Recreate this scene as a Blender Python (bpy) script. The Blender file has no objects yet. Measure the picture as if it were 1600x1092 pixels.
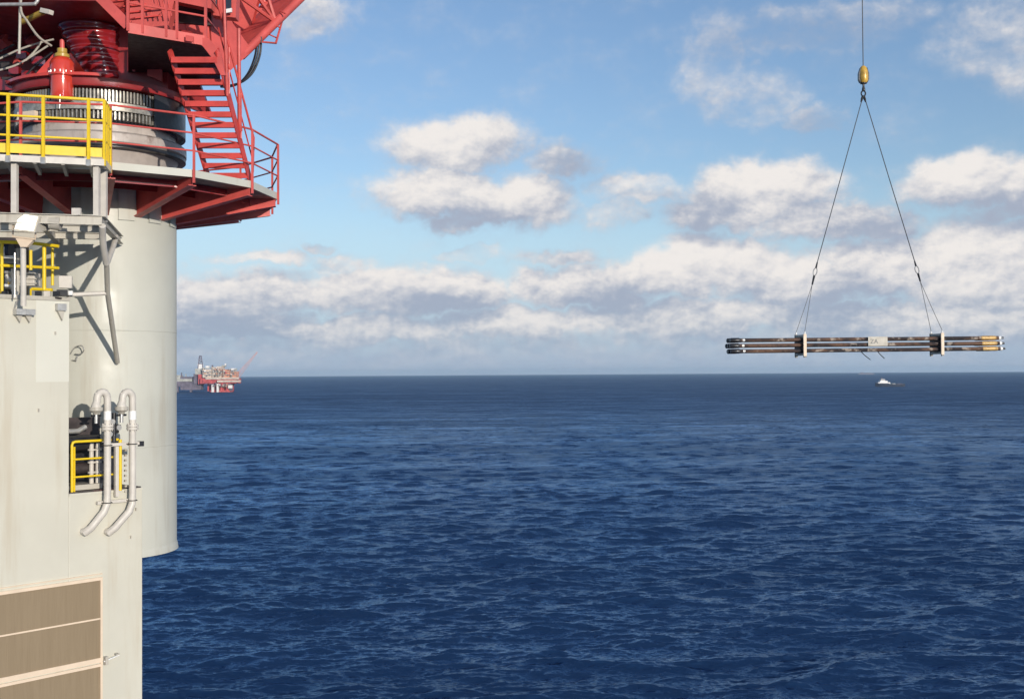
import bpy, math, random
import numpy as np
from mathutils import Vector, Matrix
random.seed(7)
R = math.radians
sc = bpy.context.scene
COL = sc.collection

# ------------------------------------------------------------------ camera
CAMZ = 50.0                      # metres above the sea
F = 1800.0                       # focal length in photo pixels (photo 1600 wide)
PITCH, ROLL = R(1.152), R(0.376)
fwd = Vector((0, math.cos(PITCH), math.sin(PITCH)))
up0 = Vector((0, -math.sin(PITCH), math.cos(PITCH)))
rt0 = Vector((1, 0, 0))
camX = rt0*math.cos(ROLL) - up0*math.sin(ROLL)
camY = rt0*math.sin(ROLL) + up0*math.cos(ROLL)
cam_data = bpy.data.cameras.new('camera')
cam = bpy.data.objects.new('camera', cam_data); COL.objects.link(cam)
cam.matrix_world = Matrix(((camX.x, camY.x, -fwd.x, 0), (camX.y, camY.y, -fwd.y, 0), (camX.z, camY.z, -fwd.z, CAMZ), (0, 0, 0, 1)))
cam_data.sensor_width = 36.0
cam_data.lens = 36.0*F/1600.0
cam_data.clip_start = 0.5; cam_data.clip_end = 120000
sc.camera = cam
def P(x, y, Y):
    d = camX*((x-800)/F) + camY*((546-y)/F) + fwd
    return Vector((0, 0, CAMZ)) + d*(Y/d.y)
def PH(x, Y, H):                 # point on the column x at depth Y and height H above the camera
    p = P(x, 560, Y); return Vector((p.x, p.y, CAMZ+H))

# ------------------------------------------------------------------ light
SUN_A, SUN_E = R(32.5), R(10.5)  # sun right of straight-behind-the-camera, and its elevation
sdir = Vector((math.sin(SUN_A)*math.cos(SUN_E), -math.cos(SUN_A)*math.cos(SUN_E), math.sin(SUN_E)))
sun_d = bpy.data.lights.new('sun', 'SUN'); sun_d.energy = 3.6; sun_d.angle = R(0.55); sun_d.color = (1.0, 0.915, 0.80)
sun = bpy.data.objects.new('sun', sun_d); COL.objects.link(sun)
sun.rotation_euler = sdir.to_track_quat('Z', 'Y').to_euler(); sun.location = (40, -60, 120)
sc.view_settings.view_transform = 'Standard'; sc.view_settings.look = 'None'
sc.view_settings.gamma = 1; sc.view_settings.exposure = 0.0

class NT:
    """small helper for node trees"""
    def __init__(s, tree): s.t = tree; s.n = tree.nodes; s.l = tree.links
    def put(s, sock, v):
        if v is None: return
        if hasattr(v, 'is_linked') or hasattr(v, 'is_output'): s.l.new(v, sock)
        else: sock.default_value = v
    def math(s, op, a=None, b=None, c=None, clamp=False):
        n = s.n.new('ShaderNodeMath'); n.operation = op; n.use_clamp = clamp
        s.put(n.inputs[0], a); s.put(n.inputs[1], b)
        if c is not None: s.put(n.inputs[2], c)
        return n.outputs[0]
    def vec(s, op, a=None, b=None, c=None):
        n = s.n.new('ShaderNodeVectorMath'); n.operation = op
        s.put(n.inputs[0], a)
        if b is not None: s.put(n.inputs[3 if op == 'SCALE' else 1], b)
        if c is not None: s.put(n.inputs[2], c)
        return n.outputs['Value'] if op in ('LENGTH', 'DOT_PRODUCT') else n.outputs[0]
    def noise(s, vec, scale, detail=4, rough=.5, dist=0, col=False):
        n = s.n.new('ShaderNodeTexNoise'); s.put(n.inputs['Vector'], vec)
        n.inputs['Scale'].default_value = scale; n.inputs['Detail'].default_value = detail
        n.inputs['Roughness'].default_value = rough; n.inputs['Distortion'].default_value = dist
        return n.outputs['Color' if col else 'Fac']
    def smooth(s, v, a, b, lo=0., hi=1.):
        n = s.n.new('ShaderNodeMapRange'); n.interpolation_type = 'SMOOTHSTEP'
        s.put(n.inputs[0], v)
        for i, q in enumerate((a, b, lo, hi)): s.put(n.inputs[1+i], q)
        return n.outputs[0]
    def mix(s, f, a, b, mode='MIX'):
        n = s.n.new('ShaderNodeMix'); n.data_type = 'RGBA'; n.blend_type = mode
        s.put(n.inputs[0], f)
        for i, q in ((6, a), (7, b)):
            if isinstance(q, tuple) and len(q) == 3: q = q+(1,)
            s.put(n.inputs[i], q)
        return n.outputs[2]
    def sep(s, v):
        n = s.n.new('ShaderNodeSeparateXYZ'); s.put(n.inputs[0], v); return n.outputs
    def comb(s, x, y, z):
        n = s.n.new('ShaderNodeCombineXYZ'); s.put(n.inputs[0], x); s.put(n.inputs[1], y); s.put(n.inputs[2], z); return n.outputs[0]

# ------------------------------------------------------------------ sky with clouds (world, by true direction)
world = bpy.data.worlds.new('World'); sc.world = world; world.use_nodes = True
wt = NT(world.node_tree); wt.n.clear()
US = 18.0                        # about 100 photo pixels per unit of angle
def azel(x, y):
    d = (P(x, y, 1.0)-Vector((0, 0, CAMZ)))
    return math.atan2(d.x, d.y)*US, math.atan2(d.z, math.hypot(d.x, d.y))*US
# (x, y, rx, ry, strength) of the cloud masses
BL = [
 (715, 225, 125, 50, .95), (690, 300, 130, 48, 1.0), (790, 315, 130, 48, 1.0), (880, 250, 75, 36, .62), (740, 345, 90, 20, .7),
 (1190, 300, 130, 50, 1.1), (1120, 335, 90, 38, .8), (1290, 345, 140, 34, .9), (1390, 350, 70, 30, .75), (1000, 292, 90, 30, .5), (960, 330, 60, 26, .4),
 (1510, 285, 105, 44, 1.05), (1600, 300, 80, 44, 1.0), (1560, 330, 60, 24, .6),
 (1120, 420, 170, 55, 1.15), (1010, 430, 90, 44, .9), (1240, 440, 120, 60, 1.0), (1400, 410, 140, 60, 1.0), (1530, 420, 150, 75, 1.2), (1620, 440, 90, 70, 1.0),
 (400, 402, 100, 14, .55), (500, 385, 32, 12, .45), (545, 412, 70, 20, .55), (865, 402, 80, 15, .62), (735, 400, 60, 14, .34),
 (360, 460, 200, 42, .85), (600, 455, 230, 45, .95), (720, 460, 110, 38, 1.0), (900, 450, 140, 42, .95), (960, 470, 90, 28, .8),
 (330, 500, 240, 34, .9), (560, 515, 240, 30, .9), (820, 505, 220, 30, .9), (1100, 500, 220, 40, .9), (1400, 500, 260, 42, 1.0), (1620, 510, 160, 44, .95),
 (480, 25, 85, 46, .52), (1115, 90, 66, 66, .36), (1180, 160, 76, 46, .34), (1275, 190, 60, 22, .32), (1270, 45, 170, 36, .26), (1570, 55, 110, 55, .36), (1600, 95, 60, 50, .36),
]
g = bpy.data.node_groups.new('cloud_density', 'ShaderNodeTree')
g.interface.new_socket('P', in_out='INPUT', socket_type='NodeSocketVector')
g.interface.new_socket('D', in_out='OUTPUT', socket_type='NodeSocketFloat')
gt = NT(g); gi = g.nodes.new('NodeGroupInput'); go = g.nodes.new('NodeGroupOutput')
p = gi.outputs[0]
w1 = gt.vec('SUBTRACT', gt.noise(p, 1.1, 2, .5, col=True), (.5, .5, .5))
w2 = gt.vec('SUBTRACT', gt.noise(p, 3.6, 3, .55, col=True), (.5, .5, .5))
pw = gt.vec('MULTIPLY_ADD', w1, (.7, .42, 0), p)
pw = gt.vec('MULTIPLY_ADD', w2, (.50, .32, 0), pw)
acc = None
for (x, y, rx, ry, s) in BL:
    cx, cy = azel(x, y); ix, iy = 100/rx, 100/ry
    q = gt.vec('MULTIPLY_ADD', pw, (ix*.85, iy*.85, 0), (-cx*ix*.85, -cy*iy*.85, 0))
    v = gt.math('MINIMUM', gt.math('MULTIPLY_ADD', gt.vec('LENGTH', q), -1.25*max(s, .6), 1.25*max(s, .6)), s*.8)
    acc = v if acc is None else gt.math('MAXIMUM', acc, v)
# scattered clouds elsewhere in the sky (outside the photographed part) and the low bank all round the horizon
sp = gt.sep(p)
ext = gt.noise(gt.vec('MULTIPLY', p, (.32, .6, 1)), 1.0, 3, .5)
far = gt.math('MAXIMUM', gt.smooth(gt.math('ABSOLUTE', sp[0]), 9.0, 12.0), gt.smooth(sp[1], 11.5, 14.0))
ext = gt.math('MULTIPLY', gt.smooth(ext, .5, .75, -.2, .9), far)
acc = gt.math('MAXIMUM', acc, ext)
low = gt.smooth(sp[1], 2.0, .7, -.9, .42)
acc = gt.math('MAXIMUM', acc, low)
acc = gt.math('MAXIMUM', acc, -.9)
f1 = gt.noise(gt.vec('MULTIPLY', p, (1, 1.45, 1)), 1.25, 7, .56)
f2 = gt.noise(gt.vec('MULTIPLY', p, (1, 1.3, 1)), 5.0, 5, .6)
dd = gt.math('MULTIPLY_ADD', gt.math('SUBTRACT', f1, .5), .85, acc)
dd = gt.math('MULTIPLY_ADD', gt.math('SUBTRACT', f2, .5), .24, dd)
gt.l.new(dd, go.inputs[0])

tc = wt.n.new('ShaderNodeTexCoord'); dirv = tc.outputs['Generated']
s3 = wt.sep(dirv)
az = wt.math('MULTIPLY', wt.math('ARCTAN2', s3[0], s3[1]), US)
hyp = wt.math('SQRT', wt.math('ADD', wt.math('MULTIPLY', s3[0], s3[0]), wt.math('MULTIPLY', s3[1], s3[1])))
el = wt.math('MULTIPLY', wt.math('ARCTAN2', s3[2], hyp), US)
pv = wt.comb(az, el, 0.0)
def dens(v):
    n = wt.n.new('ShaderNodeGroup'); n.node_tree = g; wt.l.new(v, n.inputs[0]); return n.outputs[0]
D0 = dens(pv)
D1 = dens(wt.vec('ADD', pv, (-.10, .26, 0)))
alpha = wt.smooth(D0, -.08, .52)
lit = wt.math('MULTIPLY_ADD', wt.math('SUBTRACT', D0, D1), .95, .40)
thick = wt.smooth(D0, .1, .95)
lit = wt.math('ADD', lit, wt.math('MULTIPLY', wt.math('SUBTRACT', wt.noise(wt.vec('MULTIPLY', pv, (1, 1.6, 1)), 1.5, 7, .58), .5), .8))
def tone(blobs):                     # broad darker or brighter parts of the clouds
    a_ = None
    for (x, y, rx, ry) in blobs:
        cx, cy = azel(x, y); q = wt.vec('MULTIPLY_ADD', pv, (100/rx, 100/ry, 0), (-cx*100/rx, -cy*100/ry, 0))
        v = wt.math('SUBTRACT', 1.0, wt.vec('LENGTH', q), clamp=True); a_ = v if a_ is None else wt.math('MAXIMUM', a_, v)
    return a_
drk = tone([(1095, 340, 100, 55), (1390, 350, 110, 50), (960, 475, 130, 40), (880, 403, 90, 25), (505, 385, 60, 25), (1560, 335, 120, 40), (690, 480, 110, 40), (350, 510, 200, 40), (1290, 195, 80, 40), (720, 348, 120, 28), (1320, 480, 110, 60), (1250, 45, 220, 60), (900, 250, 110, 60)])
brt = tone([(700, 225, 110, 50), (690, 290, 110, 45), (1190, 290, 90, 45), (1110, 425, 130, 60), (1500, 275, 80, 40), (1510, 430, 150, 80), (1240, 430, 90, 50), (880, 500, 160, 30), (1180, 330, 90, 40), (820, 290, 60, 40), (1060, 410, 100, 60)])
lit = wt.math('MULTIPLY_ADD', drk, -.75, lit); lit = wt.math('MULTIPLY_ADD', brt, .45, lit)
bp_ = wt.vec('MULTIPLY', pv, (1, 1.5, 1))
bil = wt.math('SUBTRACT', wt.noise(bp_, 3.4, 7, .62), wt.noise(wt.vec('ADD', bp_, (-.06, .12, 0)), 3.4, 7, .62))
lit = wt.math('MULTIPLY_ADD', bil, wt.smooth(D0, .15, .6, .15, 1.25), lit)
lowf = wt.smooth(el, .2, 1.6)        # clouds fade to blue grey near the horizon
cw = wt.mix(wt.smooth(lit, -.3, 1.2), (3.9, 4.4, 5.5), (8.8, 8.4, 8.1))
cl = wt.mix(wt.smooth(lit, -.2, 1.1), (3.5, 4.3, 5.5), (7.6, 7.5, 7.5))
cc = wt.mix(lowf, cl, cw)
alpha = wt.math('MULTIPLY', alpha, wt.smooth(D0, .05, .62, .42, 1.0))
sky = wt.n.new('ShaderNodeTexSky'); sky.sky_type = 'NISHITA'; sky.sun_disc = False
sky.sun_elevation = SUN_E; sky.sun_rotation = math.pi - SUN_A
sky.altitude = 50; sky.air_density = 1.0; sky.dust_density = .6; sky.ozone_density = 1.6
skyc = wt.mix(1.0, sky.outputs[0], (1.32, 1.41, 1.66), 'MULTIPLY')
skyc = wt.mix(wt.math('MULTIPLY', wt.smooth(el, 3.2, .8), .75), skyc, (5.0, 6.9, 8.7))   # pale air low over the sea
hz = wt.smooth(el, .75, -.05)          # low haze band at the horizon
col = wt.mix(alpha, skyc, cc)
col = wt.mix(wt.math('MULTIPLY', hz, .85), col, (3.7, 4.6, 6.0))
bg = wt.n.new('ShaderNodeBackground'); bg.inputs[1].default_value = 0.1
wt.l.new(col, bg.inputs[0])
wo = wt.n.new('ShaderNodeOutputWorld'); wt.l.new(bg.outputs[0], wo.inputs[0])
world.cycles.sampling_method = 'MANUAL'; world.cycles.sample_map_resolution = 512

# ------------------------------------------------------------------ materials
def material(name, color, rough=.5, metal=0., var=.12, scale=3., bump=0., stain=None, coat=0., streak=None, spec=.5):
    m = bpy.data.materials.new(name); m.use_nodes = True
    t = NT(m.node_tree); b = t.n['Principled BSDF']
    tcn = t.n.new('ShaderNodeTexCoord'); o = tcn.outputs['Object']
    n1 = t.noise(o, scale, 6, .6)
    c = t.mix(t.smooth(n1, .3, .7), tuple(min(1, k*(1-var)) for k in color), tuple(min(1, k*(1+var)) for k in color))
    if streak:                        # weather streaks running down: colour, amount, scale
        sc_, amt, sz = streak
        st = t.noise(t.vec('MULTIPLY', o, (1, 1, .09)), sz, 5, .65)
        c = t.mix(t.math('MULTIPLY', t.smooth(st, .52, .74), amt), c, sc_)
    if stain:
        sc_, lo, hi, amt, sz = stain
        st = t.noise(o, sz, 8, .68)
        c = t.mix(t.math('MULTIPLY', t.smooth(st, lo, hi), amt), c, sc_)
    t.l.new(c, b.inputs['Base Color'])
    b.inputs['Metallic'].default_value = metal
    t.l.new(t.smooth(t.noise(o, scale*3.1, 4, .6), .25, .75, rough*.8, min(1, rough*1.25)), b.inputs['Roughness'])
    b.inputs['Coat Weight'].default_value = coat
    b.inputs['Specular IOR Level'].default_value = spec
    if bump:
        bn = t.n.new('ShaderNodeBump'); bn.inputs['Strength'].default_value = bump; bn.inputs['Distance'].default_value = .02
        t.l.new(t.noise(o, scale*4, 5, .6), bn.inputs['Height']); t.l.new(bn.outputs[0], b.inputs['Normal'])
    return m
RUST = (.16, .065, .025)
M = {}
M['cream'] = material('cream_paint', (.57, .55, .465), .55, var=.035, scale=.8, bump=.12, streak=((.46, .39, .28), .5, 2.2), stain=((.30, .19, .10), .70, .82, .6, 3.5))
M['patch'] = material('fresh_cream_paint', (.63, .62, .54), .5, var=.02, scale=.8, bump=.08)
M['pedestal'] = material('pedestal_paint', (.52, .52, .46), .5, var=.05, scale=.6, bump=.1, streak=((.38, .33, .25), .55, 1.6), stain=((.30, .21, .13), .69, .80, .6, 3.0))
M['grey'] = material('grey_paint', (.46, .43, .37), .5, var=.1, scale=2, bump=.15, streak=((.25, .20, .15), .5, 4), stain=((.20, .12, .07), .62, .78, .7, 5))
M['pipe'] = material('pale_pipe_paint', (.60, .56, .50), .45, var=.08, scale=4, stain=(RUST, .66, .8, .6, 7))
M['red'] = material('red_paint', (.58, .092, .080), .45, var=.14, scale=1.6, bump=.1, stain=((.22, .03, .025), .6, .8, .6, 4))
M['redstair'] = material('bright_red_paint', (.56, .055, .045), .45, var=.16, scale=2.5, stain=((.20, .02, .02), .58, .8, .7, 6))
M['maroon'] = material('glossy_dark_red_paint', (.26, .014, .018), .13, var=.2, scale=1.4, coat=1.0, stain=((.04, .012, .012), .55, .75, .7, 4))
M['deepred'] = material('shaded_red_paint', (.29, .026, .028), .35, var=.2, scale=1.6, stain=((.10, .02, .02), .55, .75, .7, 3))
M['orange'] = material('orange_red_paint', (.60, .05, .028), .16, var=.1, scale=3, coat=.8)
M['dark'] = material('dark_machinery', (.045, .035, .035), .5, var=.4, scale=4, stain=((.15, .03, .03), .55, .7, .5, 2))
M['underside'] = material('grey_brown_deck_underside', (.16, .11, .10), .6, var=.25, scale=2)
M['black'] = material('black_steel', (.022, .022, .026), .35, var=.3, scale=4)
M['hose'] = material('black_rubber', (.012, .014, .02), .5, var=.2)
M['gear'] = material('worn_gear_steel', (.36, .34, .30), .38, metal=.45, var=.3, scale=8, stain=((.07, .055, .045), .52, .66, .85, 3))
M['steel'] = material('galvanised_steel', (.50, .49, .47), .4, metal=.5, var=.15, scale=8)
M['yellow'] = material('yellow_paint', (.80, .56, .015), .42, var=.06, scale=3, stain=((.35, .2, .02), .68, .82, .6, 7))
M['ochre'] = material('ochre_paint', (.50, .33, .06), .4, var=.15, scale=4)
M['gold'] = material('hook_yellow_paint', (.62, .38, .07), .35, var=.35, scale=3, metal=.1, stain=((.06, .04, .02), .56, .7, .8, 2))
M['white'] = material('white_paint', (.80, .80, .78), .4, var=.03)
M['white_tape'] = material('white_reflective_tape', (.88, .88, .86), .3, var=.02)
M['pinkw'] = material('greasy_grey_ring_paint', (.43, .38, .345), .45, var=.12, scale=2.4, stain=((.16, .11, .09), .56, .74, .75, 2.5), streak=((.12, .09, .08), .55, 5))
M['brown'] = None
M['frame'] = material('peach_frame_paint', (.72, .58, .44), .5, var=.05)
M['glass'] = material('lamp_glass', (.86, .84, .76), .12, var=.02)
M['glass'].node_tree.nodes['Principled BSDF'].inputs['Emission Color'].default_value = (1, .93, .78, 1); M['glass'].node_tree.nodes['Principled BSDF'].inputs['Emission Strength'].default_value = .9
M['glassdark'] = material('dark_glass', (.02, .03, .05), .08, var=.1)
M['navy'] = material('navy_hull_paint', (.014, .022, .05), .5, var=.2, scale=.1)
M['wire'] = material('wire_rope', (.10, .11, .12), .5, metal=.3, var=.2, scale=6)
M['wire2'] = material('light_wire_rope', (.16, .17, .18), .5, metal=.3, var=.2, scale=6)

m = bpy.data.materials.new('brown_mesh_panel'); m.use_nodes = True
t = NT(m.node_tree); b = t.n['Principled BSDF']; o = t.n.new('ShaderNodeTexCoord').outputs['Object']
st = t.noise(t.vec('MULTIPLY', o, (1, 1, .07)), 9, 6, .7)
c = t.mix(t.smooth(st, .3, .75), (.240, .180, .110), (.270, .205, .128))
c = t.mix(t.math('MULTIPLY', t.smooth(t.noise(t.vec('MULTIPLY', o, (1, 1, .05)), 30, 3, .6), .5, .7), .18), c, (.17, .12, .07))
c = t.mix(t.math('MULTIPLY', t.smooth(t.noise(o, 2.2, 7, .7), .62, .8), .5), c, (.40, .30, .19))
t.l.new(c, b.inputs['Base Color']); b.inputs['Roughness'].default_value = .6
M['brown'] = m

# ------------------------------------------------------------------ mesh helpers
class MB:
    def __init__(s): s.v = []; s.f = []; s.sm = []
    def add(s, vs, fs, smooth=False):
        k = len(s.v); s.v += [tuple(a) for a in vs]; s.f += [tuple(i+k for i in q) for q in fs]; s.sm += [smooth]*len(fs); return s
    def hexa(s, a):               # a: 4 bottom + 4 top points
        return s.add(a, [(3, 2, 1, 0), (4, 5, 6, 7), (0, 1, 5, 4), (1, 2, 6, 5), (2, 3, 7, 6), (3, 0, 4, 7)])
    def box(s, c, sx, sy, sz, ax=None):   # c centre; ax = rotation about z (radians)
        c = Vector(c); ax = ax or 0; ux = Vector((math.cos(ax), math.sin(ax), 0)); uy = Vector((-math.sin(ax), math.cos(ax), 0)); uz = Vector((0, 0, 1))
        q = [c+ux*(i*sx/2)+uy*(j*sy/2)+uz*(k*sz/2) for k in (-1, 1) for i, j in ((-1, -1), (1, -1), (1, 1), (-1, 1))]
        return s.hexa(q)
    def bar(s, p0, p1, w, h, upv=(0, 0, 1)):   # rectangular bar between two points
        p0, p1 = Vector(p0), Vector(p1); d = (p1-p0).normalized(); sd = d.cross(Vector(upv))
        if sd.length < 1e-4: sd = d.cross(Vector((1, 0, 0)))
        sd.normalize(); u = sd.cross(d).normalized()
        q = [pp+sd*(i*w/2)+u*(j*h/2) for pp in (p0, p1) for i, j in ((-1, -1), (1, -1), (1, 1), (-1, 1))]
        return s.hexa(q)
    def tube(s, pts, r, n=8, closed=False):
        pts = [Vector(a) for a in pts]; k = len(pts); vs = []; rr = r if isinstance(r, (list, tuple)) else [r]*k
        ref = None
        for i, pt in enumerate(pts):
            if closed: d = pts[(i+1) % k]-pts[i-1]
            else: d = (pts[min(i+1, k-1)]-pts[max(i-1, 0)])
            d = d.normalized()
            if ref is None:
                ref = d.cross(Vector((0, 0, 1)))
                if ref.length < .05: ref = d.cross(Vector((1, 0, 0)))
            ref = (ref-d*ref.dot(d)).normalized(); b2 = d.cross(ref)
            sc_ = 1.0
            if 0 < i < k-1 and not closed:
                a = (pts[i]-pts[i-1]).normalized(); c_ = a.dot((pts[i+1]-pts[i]).normalized())
                sc_ = 1/max(.6, math.sqrt(max(.05, (1+c_)/2)))
            for j in range(n):
                an = 2*math.pi*j/n; vs.append(pt+(ref*math.cos(an)+b2*math.sin(an))*rr[i]*(1 if j % n else 1)*(sc_ if sc_ < 1.3 else 1))
        fs = []
        for i in range(k if closed else k-1):
            for j in range(n):
                a0 = i*n+j; a1 = i*n+(j+1) % n; i2 = ((i+1) % k)*n
                fs.append((a0, a1, i2+(j+1) % n, i2+j))
        s.add(vs, fs, True)
        if not closed:
            s.f.append(tuple(len(s.v)-len(vs)+j for j in range(n))[::-1]); s.sm.append(False)
            s.f.append(tuple(len(s.v)-n+j for j in range(n))); s.sm.append(False)
        return s
    def lathe(s, c, prof, n=48, a0=0., a1=2*math.pi, smooth=True, dc=None):   # prof: (radius, z above c), dc: per-level centre shift
        full = abs(a1-a0-2*math.pi) < 1e-6; m_ = n if full else n+1; vs = []
        for k, (r, z) in enumerate(prof):
            sh = dc[k] if dc else (0, 0)
            for j in range(m_):
                a = a0+(a1-a0)*j/n; vs.append((c[0]+sh[0]+r*math.cos(a), c[1]+sh[1]+r*math.sin(a), c[2]+z))
        fs = []
        for k in range(len(prof)-1):
            for j in range(n):
                j2 = (j+1) % m_; fs.append((k*m_+j, k*m_+j2, (k+1)*m_+j2, (k+1)*m_+j))
        # separate rings where the profile turns sharply are kept flat by auto smooth angle
        return s.add(vs, fs, smooth)
    def prism(s, poly, ext):
        poly = [Vector(a) for a in poly]; ext = Vector(ext); n = len(poly)
        vs = poly+[a+ext for a in poly]
        fs = [tuple(range(n))[::-1], tuple(range(n, 2*n))]+[(i, (i+1) % n, n+(i+1) % n, n+i) for i in range(n)]
        return s.add(vs, fs)
    def build(s, name, mat, parent=None, bevel=0):
        me = bpy.data.meshes.new(name)
        off = Vector(parent.get('_o', (0, 0, 0))) if parent is not None else Vector((0, 0, 0))
        base = Vector((0, 0, 0))
        if parent is None:            # a top-level mesh: origin at the centre of its base
            a = np.array(s.v); base = Vector(((a[:, 0].min()+a[:, 0].max())/2, (a[:, 1].min()+a[:, 1].max())/2, a[:, 2].min())); off = base
        me.from_pydata([tuple(Vector(a)-off) for a in s.v], [], s.f)
        me.polygons.foreach_set('use_smooth', s.sm)
        me.materials.append(mat); me.update()
        try: me.set_sharp_from_angle(angle=R(40))
        except Exception: pass
        ob = bpy.data.objects.new(name, me); COL.objects.link(ob)
        if parent is None: ob.location = base
        else: ob.parent = parent
        if bevel:
            bm_ = ob.modifiers.new('bevel', 'BEVEL'); bm_.width = bevel; bm_.segments = 2; bm_.limit_method = 'ANGLE'
        ob['_o'] = tuple(off)
        return ob
def thing(name, loc, label, cat, group=None):
    o = bpy.data.objects.new(name, None); COL.objects.link(o); o.location = loc; o.empty_display_size = .3
    o['_o'] = tuple(loc); o['label'] = label; o['category'] = cat
    if group: o['group'] = group
    return o
def tag(o, label, cat, group=None, kind=None):
    if label: o['label'] = label
    if cat: o['category'] = cat
    if group: o['group'] = group
    if kind: o['kind'] = kind
    return o
def lerp(a, b, t): return a+(b-a)*t
def smoothpath(pts, n=6):
    pts = [Vector(a) for a in pts]; out = []
    for i in range(len(pts)-1):
        p0 = pts[max(i-1, 0)]; p1 = pts[i]; p2 = pts[i+1]; p3 = pts[min(i+2, len(pts)-1)]
        for k in range(n):
            t_ = k/n; out.append(.5*((2*p1)+(-p0+p2)*t_+(2*p0-5*p1+4*p2-p3)*t_*t_+(-p0+3*p1-3*p2+p3)*t_**3))
    out.append(pts[-1]); return out
def Z(h): return CAMZ+h

# ------------------------------------------------------------------ the sea
def make_sea():
    rng = np.random.RandomState(11)
    NW = 190
    lam = np.exp(rng.uniform(math.log(1.0), math.log(34), NW))
    ang = rng.normal(0, .42, NW)+R(98)        # travelling roughly towards the camera
    k = 2*np.pi/lam; kx = k*np.cos(ang); ky = k*np.sin(ang); ph = rng.uniform(0, 2*np.pi, NW)
    slope = .0285*np.interp(np.log(lam), np.log([1.0, 2.0, 4.5, 11, 34]), [.85, 1.05, 1.0, .72, .42])
    amp = slope*lam/(2*np.pi)*rng.uniform(.5, 1.5, NW)
    def field(X, Y, dr):
        h = np.zeros_like(X); hx = np.zeros_like(X); hy = np.zeros_like(X)
        for i in range(NW):
            att = np.clip((lam[i]/dr-1.6)/2.5, 0, 1)
            if att.max() <= 0: continue
            th = kx[i]*X+ky[i]*Y+ph[i]
            a = amp[i]*att; h += a*np.cos(th); s_ = a*np.sin(th)*1.1
            hx -= s_*math.cos(ang[i]); hy -= s_*math.sin(ang[i])
        return h, hx, hy
    # fine sector in front of the camera
    NA, NR = 1500, 1150
    a = np.linspace(R(-29), R(29), NA)
    dep = np.linspace(R(18.5), R(.115), NR)
    r = CAMZ/np.tan(dep)
    A, RR = np.meshgrid(a, r)
    X = RR*np.sin(A); Y = RR*np.cos(A)
    dr = np.abs(np.gradient(r))[:, None]*np.ones_like(X)
    dr = np.maximum(np.minimum(dr, 400), .1)
    h, hx, hy = field(X, Y, dr)
    fade = np.clip((R(29)-np.abs(A))/R(2), 0, 1)
    V = np.stack([X+hx*fade, Y+hy*fade, h*fade], -1).reshape(-1, 3)
    i0 = (np.arange(NR-1)[:, None]*NA+np.arange(NA-1)[None, :]).ravel()
    Fq = np.stack([i0, i0+1, i0+1+NA, i0+NA], -1)
    # coarse remainder: sides and back, and a patch under the camera
    ex = []; fx = []; base = len(V)
    ang2 = np.linspace(R(29), R(331), 90)
    rr2 = np.array([CAMZ/math.tan(R(18.5)), 300, 700, 2000, 6000, r[-1]])
    for q in rr2:
        for b_ in ang2: ex.append((q*math.sin(b_), q*math.cos(b_), 0))
    for i in range(len(rr2)-1):
        for j in range(len(ang2)-1):
            s0 = base+i*90+j; fx.append((s0, s0+1, s0+91, s0+90))
    cidx = base+len(ex); ex.append((0, 0, 0))
    for j in range(len(ang2)-1): fx.append((cidx, base+j+1, base+j, base+j))
    V = np.concatenate([V, np.array(ex)]);
    tri = np.array([(cidx, base+j+1, base+j) for j in range(len(ang2)-1)]+[(cidx, j, j+1) for j in range(NA-1)])
    quads = np.concatenate([Fq, np.array([q for q in fx if q[2] != q[3]])])
    me = bpy.data.meshes.new('sea')
    nq, nt = len(quads), len(tri)
    me.vertices.add(len(V)); me.vertices.foreach_set('co', V.astype(np.float32).ravel())
    me.loops.add(nq*4+nt*3); me.loops.foreach_set('vertex_index', np.concatenate([quads.ravel(), tri.ravel()]).astype(np.int32))
    me.polygons.add(nq+nt)
    me.polygons.foreach_set('loop_start', np.concatenate([np.arange(nq)*4, nq*4+np.arange(nt)*3]).astype(np.int32))
    me.update(calc_edges=True)
    me.polygons.foreach_set('use_smooth', np.ones(nq+nt, dtype=bool))
    ob = bpy.data.objects.new('sea', me); COL.objects.link(ob)
    m = bpy.data.materials.new('sea_water'); m.use_nodes = True
    t = NT(m.node_tree); b = t.n['Principled BSDF']; o = t.n.new('ShaderNodeTexCoord').outputs['Object']
    big = t.noise(t.vec('MULTIPLY', o, (.5, 1, 1)), .012, 4, .5)
    c = t.mix(t.smooth(big, .3, .7), (.008, .027, .078), (.011, .035, .096))
    dist = t.vec('LENGTH', o)
    # small whitecaps
    wc = t.noise(t.vec('MULTIPLY', o, (.35, .55, 1)), .55, 6, .62)
    wm = t.noise(o, .021, 2, .5)
    foam = t.math('MULTIPLY', t.smooth(wc, .735, .80), t.smooth(wm, .56, .66))
    c = t.mix(foam, c, (.55, .60, .64))
    rough = t.math('MULTIPLY_ADD', foam, .5, t.smooth(dist, 250, 2500, .17, .38))
    geo = t.n.new('ShaderNodeNewGeometry'); nn = geo.outputs['Normal']
    dist = t.vec('LENGTH', o); lod = t.smooth(dist, 250., 2200., 1.0, 6.0)   # waves too small for the distant mesh rows are carried by the normal
    for (vx, vy, scl, det, amp_) in ((.40, 1.0, .10, 3, .08), (.50, 1.15, .42, 4, .13), (.6, 1.1, 1.9, 3, .19)):
        nc = t.noise(t.vec('MULTIPLY', o, (vx, vy, 1)), scl, det, .6, .3, col=True)
        nn = t.vec('ADD', nn, t.vec('MULTIPLY', t.vec('SUBTRACT', nc, (.5, .5, .5)), (amp_*3.2, amp_*5.2, 0)) if scl > 1 else t.vec('SCALE', t.vec('MULTIPLY', t.vec('SUBTRACT', nc, (.5, .5, .5)), (amp_*3.2, amp_*5.2, 0)), lod))
    nn = t.vec('NORMALIZE', nn)
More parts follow.
